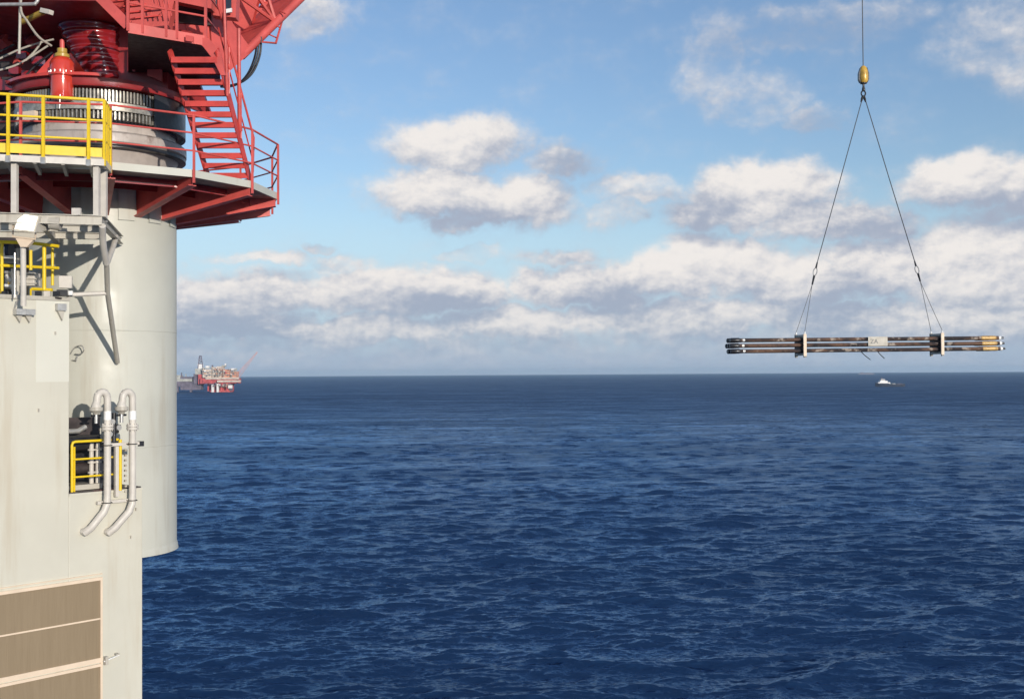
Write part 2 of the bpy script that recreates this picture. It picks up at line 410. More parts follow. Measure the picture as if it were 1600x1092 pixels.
    t.n.remove(b)                      # water: a dark blue body under a surface film of sky reflection
    df = t.n.new('ShaderNodeBsdfDiffuse'); t.l.new(c, df.inputs[0]); t.l.new(nn, df.inputs['Normal'])
    gl = t.n.new('ShaderNodeBsdfGlossy'); gl.inputs[0].default_value = (.46, .66, .90, 1); t.l.new(rough, gl.inputs['Roughness']); t.l.new(nn, gl.inputs['Normal'])
    fr = t.n.new('ShaderNodeFresnel'); fr.inputs[0].default_value = 1.33; t.l.new(nn, fr.inputs[1])
    ff = t.math('MULTIPLY', t.math('MINIMUM', t.math('MULTIPLY', fr.outputs[0], 1.1), t.smooth(dist, 300, 2500, .52, .37)), t.math('SUBTRACT', 1.0, foam))
    gust = t.noise(t.vec('MULTIPLY', o, (.22, 1, 1)), .0075, 5, .62)      # wind patches: rougher water mirrors less sky
    gust2 = t.noise(t.vec('MULTIPLY', o, (.30, 1, 1)), .045, 4, .6)
    ff = t.math('MULTIPLY', ff, t.math('MULTIPLY', t.smooth(gust, .32, .68, .72, 1.16), t.smooth(gust2, .3, .7, .82, 1.12)))
    chop = t.noise(t.vec('MULTIPLY', o, (.40, 1, 1)), .030, 6, .72)
    chop = t.math('MULTIPLY_ADD', t.math('SUBTRACT', t.smooth(chop, .34, .66, .55, 1.35), 1.0), t.smooth(dist, 350, 1300), 1.0)
    ff = t.math('MULTIPLY', ff, chop)
    mx = t.n.new('ShaderNodeMixShader'); t.l.new(ff, mx.inputs[0]); t.l.new(df.outputs[0], mx.inputs[1]); t.l.new(gl.outputs[0], mx.inputs[2])
    t.l.new(mx.outputs[0], t.n['Material Output'].inputs[0])
    me.materials.append(m)
    ob['kind'] = 'structure'
    return ob
make_sea()
# seabed-coloured body is not needed: the water surface is opaque

# ------------------------------------------------------------------ crane pedestal
CA, CD = R(-19.66), 27.4
CX, CY = CD*math.sin(CA), CD*math.cos(CA)
def C3(h): return (CX, CY, Z(h))
RP = 1.64
def rimpt(deg, rad, h): a = R(deg); return Vector((CX+rad*math.cos(a), CY+rad*math.sin(a), Z(h)))
ped = thing('crane_pedestal', (CX, CY, Z(-3.9)), 'tall round grey-cream steel crane pedestal standing beside the cream wall, ending above the sea', 'crane pedestal')
MB().lathe(C3(0), [(0, -3.86), (RP, -3.86), (RP, 3.55), (RP-.06, 3.9), (RP-.06, 4.3)], 96).build('column', M['pedestal'], ped)
MB().lathe(C3(0), [(RP, -3.74), (RP+.02, -3.80), (RP+.035, -3.90), (RP-.06, -3.90), (0, -3.9)], 96).build('bottom_rim', M['pedestal'], ped)
# reinforcing plates near the top
for dg in (-102, -78, -52, -28, -4):
    mb = MB(); mb.lathe(C3(0), [(RP, 3.30), (RP+.035, 3.30), (RP+.035, 3.98), (RP, 3.98)], 6, R(dg-6), R(dg+6), smooth=False); mb.build('stiffener_plate', M['pedestal'], ped)
for (hh) in (-1.55, .95):
    MB().lathe(C3(0), [(RP, hh-.012), (RP+.006, hh), (RP, hh+.012)], 96).build('weld_seam', M['pedestal'], ped)
# small lifting eye and cable loop on the pedestal
mb = MB(); mb.tube(smoothpath([P(110, 553, 24.15), P(117, 543, 24.1), P(127, 540, 24.0), P(131, 547, 24.0), P(126, 553, 24.05), P(117, 553, 24.1)]), .012, 6)
mb.tube([P(109, 545, 24.2), P(109, 563, 24.2), P(119, 563, 24.1), P(121, 556, 24.1)], .014, 6)
tag(mb.build('cable_loop', M['steel']), 'small grey wire loop fixed to the round pedestal below the bracket', 'cable')

# ------------------------------------------------------------------ wall housing
wd = Vector((.664, .748, 0)).normalized(); wn = Vector((wd.y, -wd.x, 0)); W0 = PH(222.5, 23.5, 0)
WANG = math.atan2(wd.y, wd.x)
def WP(s, h, d=0.): q = W0+wd*s+wn*d; return Vector((q.x, q.y, Z(h)))
def wallbox(mb, s0, s1, h0, h1, d0, d1):
    return mb.hexa([WP(s0, h0, d1), WP(s1, h0, d1), WP(s1, h0, d0), WP(s0, h0, d0), WP(s0, h1, d1), WP(s1, h1, d1), WP(s1, h1, d0), WP(s0, h1, d0)])
def x2s(x):
    k = (P(x, 560, 1).x); return (W0.x-k*W0.y)/(k*wd.y-wd.x)*1.0
S108 = x2s(108)
hs = thing('deck_housing', WP(-2, -50), 'cream painted steel deck housing with brown panels low on its face, left of the pedestal', 'housing')
mb = MB()
wallbox(mb, -7, S108, -49.9, 1.5, -4.0, 0)
mb.build('tall_wall', M['cream'], hs, bevel=.012)
mb = MB(); wallbox(mb, S108, 0, -49.9, -2.3, -1.0, -.004); mb.build('low_wall', M['cream'], hs, bevel=.012)
mb = MB(); wallbox(mb, x2s(56), S108-.003, -.12, 1.44, .0, .004); mb.build('repainted_patch', M['patch'], hs)
mb = MB(); wallbox(mb, -5, S108+.01, 1.44, 1.515, -.1, .03); mb.build('roof_edge', M['grey'], hs)
# joint line along the lower wall
mb = MB(); wallbox(mb, S108, -.002, -2.335, -2.285, -.06, .012); mb.build('low_wall_coping', M['cream'], hs)
# brown panels and their frames
sR = x2s(158)
for (h0, h1) in ((-4.77, -4.03), (-5.55, -4.80), (-7.6, -5.72)):
    mb = MB(); wallbox(mb, -4.6, sR-.02, h0, h1, .0, .006); pnl = mb.build('brown_panel', M['brown'], hs)
for nm, (h0, h1) in {'top_frame': (-4.03, -3.97), 'middle_strip': (-4.80, -4.77), 'lower_frame': (-5.64, -5.55), 'lower_rail': (-5.72, -5.665)}.items():
    mb = MB(); wallbox(mb, -4.6, sR+.02, h0, h1, .0, .03 if nm != 'middle_strip' else .016); mb.build(nm, M['frame'], hs)
mb = MB(); wallbox(mb, -4.6, sR+.02, -3.915, -3.90, .0, .03); mb.build('drip_edge', M['frame'], hs)
mb = MB(); wallbox(mb, sR-.02, sR+.025, -7.6, -4.03, .0, .022); mb.build('side_frame', M['frame'], hs)
lt = thing('latch_rod', WP(sR+.15, -5.6, .05), 'small white latch rod with a bracket beside the brown panels', 'latch')
MB().tube([WP(sR+.03, -5.63, .06), WP(sR+.36, -5.56, .06)], .013, 8).build('rod', M['white'], lt)
mb = MB(); wallbox(mb, sR+.05, sR+.11, -5.70, -5.54, .003, .09); mb.build('bracket', M['grey'], lt)
mb = MB(); wallbox(mb, sR+.28, sR+.35, -5.55, -5.52, .01, .09); mb.build('catch', M['grey'], lt)
# small welded studs on the wall
for i, (x, y) in enumerate(((204, 838), (206, 800), (212, 795), (60, 640), (86, 520))):
    mb = MB(); s_ = x2s(x); q = (586.5-y)*(W0.y+wd.y*s_)/F; wallbox(mb, s_-.012, s_+.012, q-.03, q+.03, .0, .03)
    mb.build('wall_stud', M['grey'], hs)

# web joining the pedestal to the housing behind the low wall
MB().bar(Vector((CX, CY, Z(-3.2)))-wd*1.9, Vector((CX, CY, Z(-3.2)))-wd*1.3, .6, .9).build('mounting_web', M['pedestal'], ped)

# ------------------------------------------------------------------ recess above the low wall
rc = thing('pump_skid', WP(-1.2, -2.3, -.7), 'dark pump equipment standing in the recess behind the low yellow rail', 'pump')
mb = MB(); wallbox(mb, S108+.01, -.02, -2.29, -1.38, -.96, -.80); mb.build('recess_shade_plate', M['black'], rc)  # added black plate, its colour stands for the shade inside the recess
mb = MB(); wallbox(mb, S108+.01, x2s(188), -1.375, -.85, -.96, -.80); mb.build('upper_shade_plate', M['dark'], rc)  # upper part of the recess shade, also put in as a dark plate
mb = MB(); wallbox(mb, S108+.02, -.02, -2.29, -2.26, -.79, -.02); mb.build('floor_plate', M['dark'], rc)
EQ = .30
mb = MB(); wallbox(mb, S108+.02, x2s(168), -2.25, -2.15, -.72, -.2); mb.build('base', M['grey'], rc)
mb = MB(); mb.tube([WP(x2s(112), -1.35, -.5), WP(x2s(150)+EQ, -1.35, -.5)], .16, 16); mb.build('motor', M['black'], rc)
mb = MB(); mb.tube([WP(x2s(112), -1.85, -.5), WP(x2s(150)+EQ, -1.85, -.5)], .11, 16); mb.build('gearbox', M['dark'], rc)
for x in (137, 147):
    mb = MB(); x_ = x2s(x-2)+EQ; mb.tube([WP(x_, -2.2, -.36), WP(x_, -1.35, -.36)], .045, 10)
    for h in (-1.95, -1.75, -1.5): mb.tube([WP(x_, h, -.36), WP(x_, h+.035, -.36)], .075, 12)
    mb.build('riser_pipe', M['pipe'], rc)
mb = MB(); mb.tube([WP(x2s(122), -1.1, -.4), WP(x2s(138), -1.1, -.4), WP(x2s(150), -1.02, -.4)], .05, 10); mb.build('header_pipe', M['steel'], rc)

yr = thing('yellow_guardrail', WP(x2s(114), -2.3, 0), 'low yellow guardrail on the cream wall beside the vent pipes', 'guardrail')
def hy(x, y): return (586.5-y)*(W0.y+wd.y*x2s(x))/F
a, b_ = x2s(114.5), x2s(187)
ht, hb = hy(114.5, 690), -2.3
MB().tube([WP(a, hb-.02, -.05), WP(a, ht-.06, -.05), WP(a+.02, ht-.015, -.05), WP(a+.07, ht, -.05), WP(b_, ht, -.05)], .026, 10).build('top_rail', M['yellow'], yr)
for k_, fr in enumerate((.66, .32)):
    MB().tube([WP(a, lerp(hb, ht, fr), -.05), WP(b_, lerp(hb, ht, fr), -.05)], .02, 8).build('mid_rail', M['yellow'], yr)
MB().tube([WP(b_, hb, .02), WP(b_, ht, .02)], .034, 10).build('post', M['yellow'], yr)
MB().bar(WP(a+.06, hb+.01, -.07), WP(a+.06, ht-.1, -.07), .012, .04).build('post', M['yellow'], yr)

# goose-neck vent pipes
def vent_pipe(xc, dd, label, bend):
    r = .07; s = x2s(xc); t_ = thing('vent_pipe', WP(s, -4.0, .1), label, 'vent pipe', 'goose-neck vent pipes on the wall')
    top = hy(xc, 613)
    # bottom: sweeps to the lower left and into the wall
    pts = [WP(s+bend, hy(xc, 826), -.02), WP(s+bend, hy(xc, 826), .10), WP(s+bend+.08, hy(xc, 820), .17), WP(s-.07, hy(xc, 797), .17), WP(s-.005, hy(xc, 785), .17), WP(s, hy(xc, 770), .17)]
    up_ = [WP(s, lerp(hy(xc, 770), top-.12, k/4), .17) for k in range(1, 5)]
    neck = [WP(s-.11+.11*math.cos(an), top-.12+.13*math.sin(an), .17) for an in (R(30), R(60), R(90), R(120), R(150), R(180))]
    MB().tube(pts+up_+neck+[WP(s-.22, top-.2, .17)], r, 14).build('pipe', M['pipe'], t_)
    fb = MB(); fb.tube([WP(s, hy(xc, 671), .17), WP(s, hy(xc, 667.5), .17)], .115, 16); fb.tube([WP(s, hy(xc, 666.5), .17), WP(s, hy(xc, 663), .17)], .115, 16)
    for k in range(8):
        an = k*math.pi/4; q = WP(s, 0, .17)+wd*(.095*math.cos(an))+wn*(.095*math.sin(an)); fb.tube([(q.x, q.y, Z(hy(xc, 673))), (q.x, q.y, Z(hy(xc, 661)))], .009, 6)
    fb.build('flange', M['pipe'], t_)
    MB().tube([WP(s, hy(xc, 655.5), .17), WP(s, hy(xc, 642), .17)], r+.003, 16).build('white_band', M['white_tape'], t_)
    return t_, s, top
v1, s1, t1 = vent_pipe(161, 0, 'left cream goose-neck vent pipe with a white band, on the wall above the panels', -.42)
v2, s2, t2 = vent_pipe(200, 0, 'right cream goose-neck vent pipe with a white band, nearest the wall corner', -.46)
for s_, tp, lb in ((s1-.24, t1, 'left bell-shaped vent valve hanging from a goose-neck pipe'), (s2-.24, t2, 'right bell-shaped vent valve between the two goose-neck pipes')):
    vv = thing('vent_valve', WP(s_, tp-.45, .17), lb, 'vent valve', 'bell-shaped vent valves')
    c_ = WP(s_, tp, .17)
    MB().lathe(c_, [(0, .0), (.025, .0), (.035, -.06), (.05, -.15), (.085, -.24), (.095, -.27), (.095, -.29), (.0, -.29)], 20).build('bell', M['pipe'], vv)
    MB().lathe(c_, [(0, -.285), (.125, -.285), (.13, -.30), (.13, -.35), (.11, -.37), (.07, -.39), (.05, -.43), (0, -.43)], 20).build('valve_body', M['grey'], vv)
    MB().tube([tuple(c_+Vector((0, 0, -.42))), tuple(c_+Vector((0, 0, -.60)))+()], .035, 10).build('stem', M['steel'], vv)
    MB().tube([tuple(c_+wd*.10+Vector((0, 0, -.45))), tuple(c_-wd*.10+Vector((0, 0, -.45)))], .022, 8).build('hand_lever', M['black'], vv)
sp_ = thing('pipe_support', WP((s1+s2)/2, -2.6, .08), 'pale steel support frame clamping the two vent pipes together', 'pipe support')
for y in (694, 782):
    h = hy(180, y); mb = MB(); wallbox(mb, s1-(.16 if y == 782 else -.05), s2+(.20 if y == 694 else .05), h-.03, h+.03, .03, .095); mb.build('cross_bar', M['pipe'], sp_)
    for s_ in (s1, s2):
        mb = MB(); mb.tube([WP(s_-.085, h, .04), WP(s_-.085, h, .19), WP(s_-.06, h, .245), WP(s_, h, .262), WP(s_+.06, h, .245), WP(s_+.085, h, .19), WP(s_+.085, h, .04)], .009, 6); mb.build('clamp', M['black'], sp_)
sm_ = (s1+s2)/2-.02
mb = MB(); wallbox(mb, sm_-.035, sm_+.035, hy(180, 775), hy(180, 697), .03, .10); mb.build('upright', M['pipe'], sp_)
for k in range(9):
    h = lerp(hy(180, 768), hy(180, 704), k/8); mb = MB(); wallbox(mb, sm_-.16, sm_-.11, h-.03, h+.03, .0, .05); mb.build('cleat', M['grey'], sp_)
    mb = MB(); wallbox(mb, sm_+.20, sm_+.24, h-.02, h+.02, .0, .05); mb.build('cleat', M['grey'], sp_)
mb = MB(); wallbox(mb, s2+.20, s2+.30, hy(200, 698), hy(200, 690), .03, .10); mb.build('end_stop', M['black'], sp_)
# tangle of small valves behind
vm = thing('valve_manifold', WP((s1+s2)/2, -1.3, -.1), 'small dark valve manifold between the two vent pipes', 'valves')
for (x, y, dx) in ((172, 655, 8), (182, 663, 6), (176, 672, 9)):
    MB().tube([WP(x2s(x-dx), hy(x, y), .0), WP(x2s(x+dx), hy(x, y+3), .0)], .03, 8).build('pipe', M['black'], vm)
MB().tube([WP(x2s(178), hy(178, 645), .0), WP(x2s(178), hy(178, 690), .0)], .045, 10).build('riser', M['black'], vm)
for (x, y) in ((174, 659), (184, 668), (170, 678)):
    MB().tube([WP(x2s(x), hy(x, y), .02), WP(x2s(x), hy(x, y), .06)], .055, 12).build('hand_wheel', M['steel'], vm)

# ------------------------------------------------------------------ yellow-railed access platform
DK = 4.0
ap = thing('access_platform', PH(90, 21.4, 2.8), 'grey steel access platform with yellow railings in front of the crane slewing ring', 'platform')
a0 = PH(-60, 20.55, 0); a1 = PH(163, 21.3, 0); a2 = PH(172, 22.05, 0); a3 = PH(-60, 22.0, 0)
def at(p_, h): return Vector((p_.x, p_.y, Z(h)))
MB().prism([at(a0, DK-.02), at(a1, DK-.02), at(a2, DK-.02), at(a3, DK-.02)], (0, 0, .02)).build('deck_plate', M['grey'], ap)
def out(pa, pb): d = (pb-pa).normalized(); return Vector((d.y, -d.x, 0))
of = out(a0, a1); os_ = out(a1, a2)
MB().bar(at(a0, DK-.06), at(a1, DK-.06), .05, .12).build('edge_beam', M['pipe'], ap)
MB().bar(at(a1, DK-.06), at(a2, DK-.06), .05, .12).build('edge_beam', M['pipe'], ap)
for k in range(5):
    q = lerp(a0, a1, (k+.5)/5); q2 = q-of*1.3
    MB().bar(at(q, DK-.085), at(q2, DK-.085), .06, .1).build('joist', M['grey'], ap)
rl = {'top_rail': (1.10, .027), 'mid_rail': (.72, .021), 'low_rail': (.36, .021)}
c1 = a1+Vector((0, 0, 0))
for nm, (h, r) in rl.items():
    MB().tube([at(a0, DK+h), at(lerp(a0, a1, .985), DK+h), at(lerp(a1, a2, .04), DK+h), at(a2, DK+h)], r, 8).build(nm, M['yellow'], ap)
MB().bar(at(a0-of*.03, DK+.13), at(a1-of*.03, DK+.13), .012, .17).build('toe_board', M['yellow'], ap)
MB().bar(at(a1, DK+.13), at(a2, DK+.13), .012, .17).build('toe_board', M['yellow'], ap)
def on_front(x):
    lo, hi = 0., 1.
    for _ in range(40):
        mi = (lo+hi)/2; q = lerp(a0, a1, mi); px = 800+F*((q.x)/(q.y*math.cos(PITCH)))
        if px < x: lo = mi
        else: hi = mi
    return lerp(a0, a1, lo)
for x in (-44, 12, 67, 138):
    q = on_front(x)+of*.03
    MB().bar(at(q, DK-.12), at(q, DK+1.1), .052, .045, (0, 1, 0)).build('post', M['yellow'], ap)
    MB().bar(at(q, DK-.14), at(q, DK-.02), .075, .06, (0, 1, 0)).build('post_foot', M['steel'], ap)
for f_ in (0, .35, .6, 1):
    q = lerp(a1, a2, f_); MB().bar(at(q, DK-.12), at(q, DK+1.1), .05, .05, (0, 1, 0)).build('post', M['yellow'], ap)
# small coil of white line on the corner
# legs
LB = 2.90
for x, Y in ((22.5, 20.95), (151, 21.35), (162.5, 21.75)):
    q = PH(x, Y, 0); MB().bar(at(q, LB), at(q, DK-.12), .10, .10, (0, 1, 0)).build('leg', M['pipe'], ap)
# lower frame beams
for (xa, Ya, xb, Yb, hh, hgt) in ((-60, 20.6, 159, 21.25, 2.86, .165), (-60, 21.7, 158, 22.35, 2.84, .12), (-60, 22.9, 160, 23.5, 2.84, .12)):
    pa, pb = PH(xa, Ya, 0), PH(xb, Yb, 0)
    o_ = MB(); o_.bar(at(pa, hh), at(pb, hh), .012, hgt); o_.bar(at(pa, hh+hgt/2), at(pb, hh+hgt/2), .11, .014); o_.bar(at(pa, hh-hgt/2), at(pb, hh-hgt/2), .11, .014)
    o_.build('frame_beam', M['grey'], ap)
pa, pb = PH(158.5, 21.25, 0), PH(188, 24.35, 0)
o_ = MB(); o_.bar(at(pa, 2.86), at(pb, 2.86), .012, .16); o_.bar(at(pa, 2.94), at(pb, 2.94), .12, .014); o_.bar(at(pa, 2.78), at(pb, 2.78), .12, .014); o_.build('side_beam', M['grey'], ap)
pa, pb = PH(60, 20.95, 0), PH(90, 24.2, 0)
o_ = MB(); o_.bar(at(pa, 2.84), at(pb, 2.84), .10, .15); o_.build('side_beam', M['grey'], ap)
mb = MB(); mb.box(P(119.5, 331, 21.1), .16, .06, .13); mb.build('bracket', M['pipe'], ap)
# braces down to the pedestal
nd = P(168, 458, 22.7)
MB().tube(smoothpath([P(160, 353, 21.25), P(161, 380, 21.6), P(166, 412, 22.05)], 4), .062, 10).build('outer_brace', M['pipe'], ap)
MB().tube(smoothpath([P(181, 370, 23.6), P(177, 385, 23.0), P(167, 412, 22.1)], 4), .055, 10).build('inner_brace', M['pipe'], ap)
MB().tube([P(166.5, 408, 22.05), nd, P(183.5, 566, 24.33)], .050, 10).build('main_brace', M['grey'], ap)
MB().tube([nd, P(104, 461, 22.35)], .045, 10).build('cross_brace', M['pipe'], ap)
MB().tube([P(60, 352, 21.2), P(118, 470, 22.6)], .05, 10).build('rear_brace', M['grey'], ap) if False else None
jb = thing('junction_box', P(103, 452, 22.3), 'pale square junction box on the corner of the housing roof', 'junction box')
mb = MB(); mb.box(P(102.5, 441, 22.35), .24, .14, .24, WANG-.6); mb.build('box_body', M['pipe'], jb, bevel=.01)
mb = MB(); mb.box(P(108, 458, 22.3), .14, .1, .08, WANG-.6); mb.build('gland', M['white'], jb)
mb = MB(); mb.box(P(98, 458, 22.2), .2, .2, .12, WANG-.6); mb.build('mount', M['black'], jb)
cl = thing('corner_clamp', P(93, 480, 22.1), 'grey steel clamp bracket on the top corner of the housing wall', 'clamp')
mb = MB(); s_ = x2s(94); wallbox(mb, s_-.11, s_+.07, 1.25, 1.38, .005, .12); mb.build('plate', M['steel'], cl)
mb = MB(); mb.prism([WP(s_-.09, 1.25, .01), WP(s_+.05, 1.25, .01), WP(s_+.01, 1.06, .01)], wn*.07); mb.build('gusset', M['grey'], cl)

# ------------------------------------------------------------------ round walkway and its brackets (crane)
cr = thing('offshore_crane', (CX, CY, Z(4.0)), 'large red offshore crane with round walkway, slewing ring, stairs and lattice boom', 'crane')
VA = [-67.7+24*i for i in range(15)]
ring_o = [rimpt(a, 3.9, DK) for a in VA]; 
poly = [Vector((q.x, q.y, Z(DK-.03))) for q in ring_o]
MB().prism(poly, (0, 0, .03)).build('walkway_deck', M['underside'], cr)
mb = MB()
for i in range(15):
    pa, pb = ring_o[i], ring_o[(i+1) % 15]
    mb.bar(at(pa, DK+.045), at(pb, DK+.045), .03, .15)
mb.build('walkway_edge', M['pedestal'], cr)
for i, a in enumerate(VA):
    ra, rb = RP-.02, 3.88
    d = rimpt(a, 1, 0)-rimpt(a, 0, 0); sd = Vector((-d.y, d.x, 0))
    p1_, p2_, p3_, p4_ = rimpt(a, ra, 3.97), rimpt(a, rb, 3.97), rimpt(a, rb, 3.80), rimpt(a, ra, 3.38)
    MB().prism([p1_-sd*.008, p2_-sd*.008, p3_-sd*.008, p4_-sd*.008], sd*.016).build('bracket', M['red'], cr)
    fl = MB(); fl.prism([p4_-sd*.09, p3_-sd*.09, p3_+sd*.09, p4_+sd*.09], (0, 0, .018)); fl.build('bracket_flange', M['red'], cr)
# ring plates under the deck
for rad in (2.5, 3.3):
    mb = MB()
    for i in range(15): mb.bar(rimpt(VA[i], rad, 3.90), rimpt(VA[(i+1) % 15], rad, 3.90), .02, .14)
    mb.build('ring_stiffener', M['maroon'], cr)
# red railing
for nm, h, r in (('top_rail', 1.12, .022), ('mid_rail', .76, .018), ('low_rail', .40, .018)):
    MB().tube([at(rimpt(VA[i], 3.93, 0), DK+.1+h) for i in list(range(-2, 9))], r, 8).build('walkway_'+nm, M['red'], cr)
for i in range(-2, 9):
    q = rimpt(VA[i], 3.94, 0)
    MB().bar(at(q, DK-.15), at(q, DK+.1+1.12), .045, .045, (0, 1, 0)).build('walkway_post', M['red'], cr)
# slewing ring stack
sr = MB().lathe(C3(0), [(1.60, 4.1), (1.60, 4.70), (1.68, 4.80), (1.68, 4.86), (1.83, 4.90), (1.86, 4.93), (1.86, 5.10), (1.80, 5.15), (1.62, 5.17), (1.62, 5.40), (1.55, 5.42)], 96).build('slewing_ring', M['pinkw'], cr)
MB().lathe(C3(0), [(1.69, 4.80), (1.845, 4.815), (1.845, 4.885), (1.69, 4.90)], 96).build('seal_groove', M['black'], cr)
MB().lathe(C3(0), [(1.64, 5.36), (1.66, 5.385), (1.66, 5.58), (1.60, 5.6)], 96).build('ring_core', M['black'], cr)
MB().lathe(C3(0), [(1.60, 5.575), (1.80, 5.585), (1.80, 5.76), (1.60, 5.775)], 96).build('ring_plate', M['gear'], cr)
MB().lathe(C3(0), [(1.66, 5.77), (1.66, 6.04)], 96).build('upper_core', M['black'], cr)
for (h0, h1, n, r0) in ((5.40, 5.57, 130, 1.66), (5.78, 6.02, 150, 1.66)):
    mb = MB()
    for i in range(n):
        an = 2*math.pi*i/n; q = Vector((CX+(r0+.06)*math.cos(an), CY+(r0+.06)*math.sin(an), Z((h0+h1)/2))); mb.box(q, .12, .032, h1-h0, an)
    mb.build('gear_teeth', M['gear'], cr)
MB().lathe(C3(0), [(1.80, 5.35), (1.84, 5.35), (1.84, 6.10), (1.80, 6.10)], 24, R(-34), R(50)).build('gear_guard', M['black'], cr)
mb = MB(); mb.box(P(43, 182, 24.05), .46, .1, .19, CA); mb.build('grease_plate', M['frame'], cr)
# turntable skirt and body
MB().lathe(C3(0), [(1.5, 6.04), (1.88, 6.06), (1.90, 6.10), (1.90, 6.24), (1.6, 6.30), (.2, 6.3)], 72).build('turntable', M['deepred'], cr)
# ribbed drum: tapered, glossy
tx = P(158, 60, 25.4); 
prof = []; dc = []
hh = [6.30+.035*i for i in range(40)]
for i, h in enumerate(hh):
    f_ = (h-6.3)/(7.66-6.3); x0 = lerp(140, 92, min(1, f_)); x1 = 192
    r_ = (x1-x0)/2*25.3/F; rip = .03*(0, .75, 1, .75, 0)[i % 5]
    prof.append((r_+rip, h)); q = PH((x0+x1)/2, 25.3, 0); dc.append((q.x-CX, q.y-CY))
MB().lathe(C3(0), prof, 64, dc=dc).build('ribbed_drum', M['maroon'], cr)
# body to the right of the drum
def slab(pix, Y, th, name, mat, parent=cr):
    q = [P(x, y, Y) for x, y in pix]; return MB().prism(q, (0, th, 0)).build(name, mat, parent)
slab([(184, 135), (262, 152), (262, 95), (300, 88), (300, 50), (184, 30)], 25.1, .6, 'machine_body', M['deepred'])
slab([(230, 118), (252, 127), (252, 98), (230, 96)], 24.85, .1, 'lit_panel', M['red'])
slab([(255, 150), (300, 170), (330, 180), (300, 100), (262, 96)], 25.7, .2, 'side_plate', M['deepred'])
for y in (56, 66, 76, 98, 110):
    mb = MB(); mb.tube([P(209, y, 24.98), P(209, y, 24.86)], .035, 10); mb.build('bolt', M['red'], cr)
MB().tube([P(226, 60, 24.9), P(243, 68, 24.7)], .02, 6).build('lever', M['red'], cr)
# flange plate under motors
MB().lathe(C3(0), [(1.5, 6.24), (2.02, 6.24), (2.02, 6.30), (1.5, 6.31)], 24, R(-150), R(-70)).build('motor_flange', M['orange'], cr)
# slew motor
mq = P(97, 120, 23.95)
def slew_motor(x, Y):
    q = P(x, 120, Y); c_ = (q.x, q.y, CAMZ)
    mo = MB().lathe(c_, [(0, 5.72), (.21, 5.74), (.23, 5.80), (.23, 6.22), (.27, 6.24), (.27, 6.28), (.245, 6.30), (.245, 6.52), (.20, 6.60), (.13, 6.64), (.13, 6.66), (0, 6.66)], 32).build('slew_motor', M['orange'], cr)
    MB().lathe(c_, [(.10, 6.62), (.15, 6.64), (.15, 6.70), (.10, 6.74), (.10, 6.82), (0, 6.82)], 20).build('motor_cap', M['ochre'], mo)
    MB().lathe(c_, [(.05, 6.8), (.05, 7.0), (.03, 7.02), (0, 7.02)], 12).build('motor_neck', M['red'], mo)
    bt = MB()
    for k in range(14):
        an = k*2*math.pi/14; bt.tube([(c_[0]+.255*math.cos(an), c_[1]+.255*math.sin(an), Z(6.28)), (c_[0]+.255*math.cos(an), c_[1]+.255*math.sin(an), Z(6.33))], .014, 6)
    bt.build('bolts', M['steel'], mo)
slew_motor(97, 23.95)
MB().tube([P(94, 148, 23.65), P(93, 170, 23.65)], .012, 6).build('grease_line', M['steel'], cr)
slab([(30, 142), (52, 120), (84, 84), (110, 84), (126, 104), (142, 124), (142, 142)], 24.5, .08, 'motor_gusset', M['orange'])
slab([(-20, 120), (20, 128), (40, 140), (-20, 142)], 24.6, .1, 'left_gusset', M['maroon'])
# dark machinery backdrop and machine-house floor above
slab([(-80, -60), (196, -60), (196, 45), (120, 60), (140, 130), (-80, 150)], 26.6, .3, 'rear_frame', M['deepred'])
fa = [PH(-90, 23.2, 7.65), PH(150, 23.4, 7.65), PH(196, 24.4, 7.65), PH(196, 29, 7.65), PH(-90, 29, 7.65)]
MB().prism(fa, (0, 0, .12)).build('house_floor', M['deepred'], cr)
MB().prism([a_+Vector((0, .15, .12)) for a_ in fa], (0, 0, 2.4)).build('machine_house', M['red'], cr)
for (xa, ya, xb, yb, w, mt) in ((-20, 60, 75, 62, .12, 'maroon'), (-20, 95, 60, 75, .08, 'dark'), (2, 70, 14, 52, .25, 'red'), (48, 70, 62, 55, .22, 'red'), (20, 118, 32, 90, .14, 'red'), (0, 140, 12, 120, .12, 'red'), (-20, 40, 110, 45, .10, 'maroon'), (66, 62, 80, 50, .1, 'red'), (105, 20, 195, 8, .12, 'dark'), (80, 30, 150, 38, .08, 'black')):
    MB().bar(P(xa, ya, 25.7), P(xb, yb, 25.9), w, w).build('frame_member', M[mt], cr)
for k_, (pts) in enumerate(([(0, 92), (30, 78), (60, 68), (84, 62)], [(0, 81), (22, 70)], [(40, 95), (55, 80), (66, 64)], [(28, 135), (50, 108), (82, 82)], [(0, 110), (30, 100), (75, 72)])):
    MB().tube(smoothpath([P(x, y, 24.6) for x, y in pts]), .022, 6).build('hydraulic_hose', M['grey' if k_ % 2 == 0 else 'hose'], cr)
for (xx, yy) in ((10, 104), (24, 112), (44, 118), (60, 96), (36, 88), (14, 128), (66, 118)):
    mb = MB(); mb.box(P(xx, yy, 25.3), .22, .2, .16); mb.build('valve_block', M['dark' if xx % 4 else 'maroon'], cr)
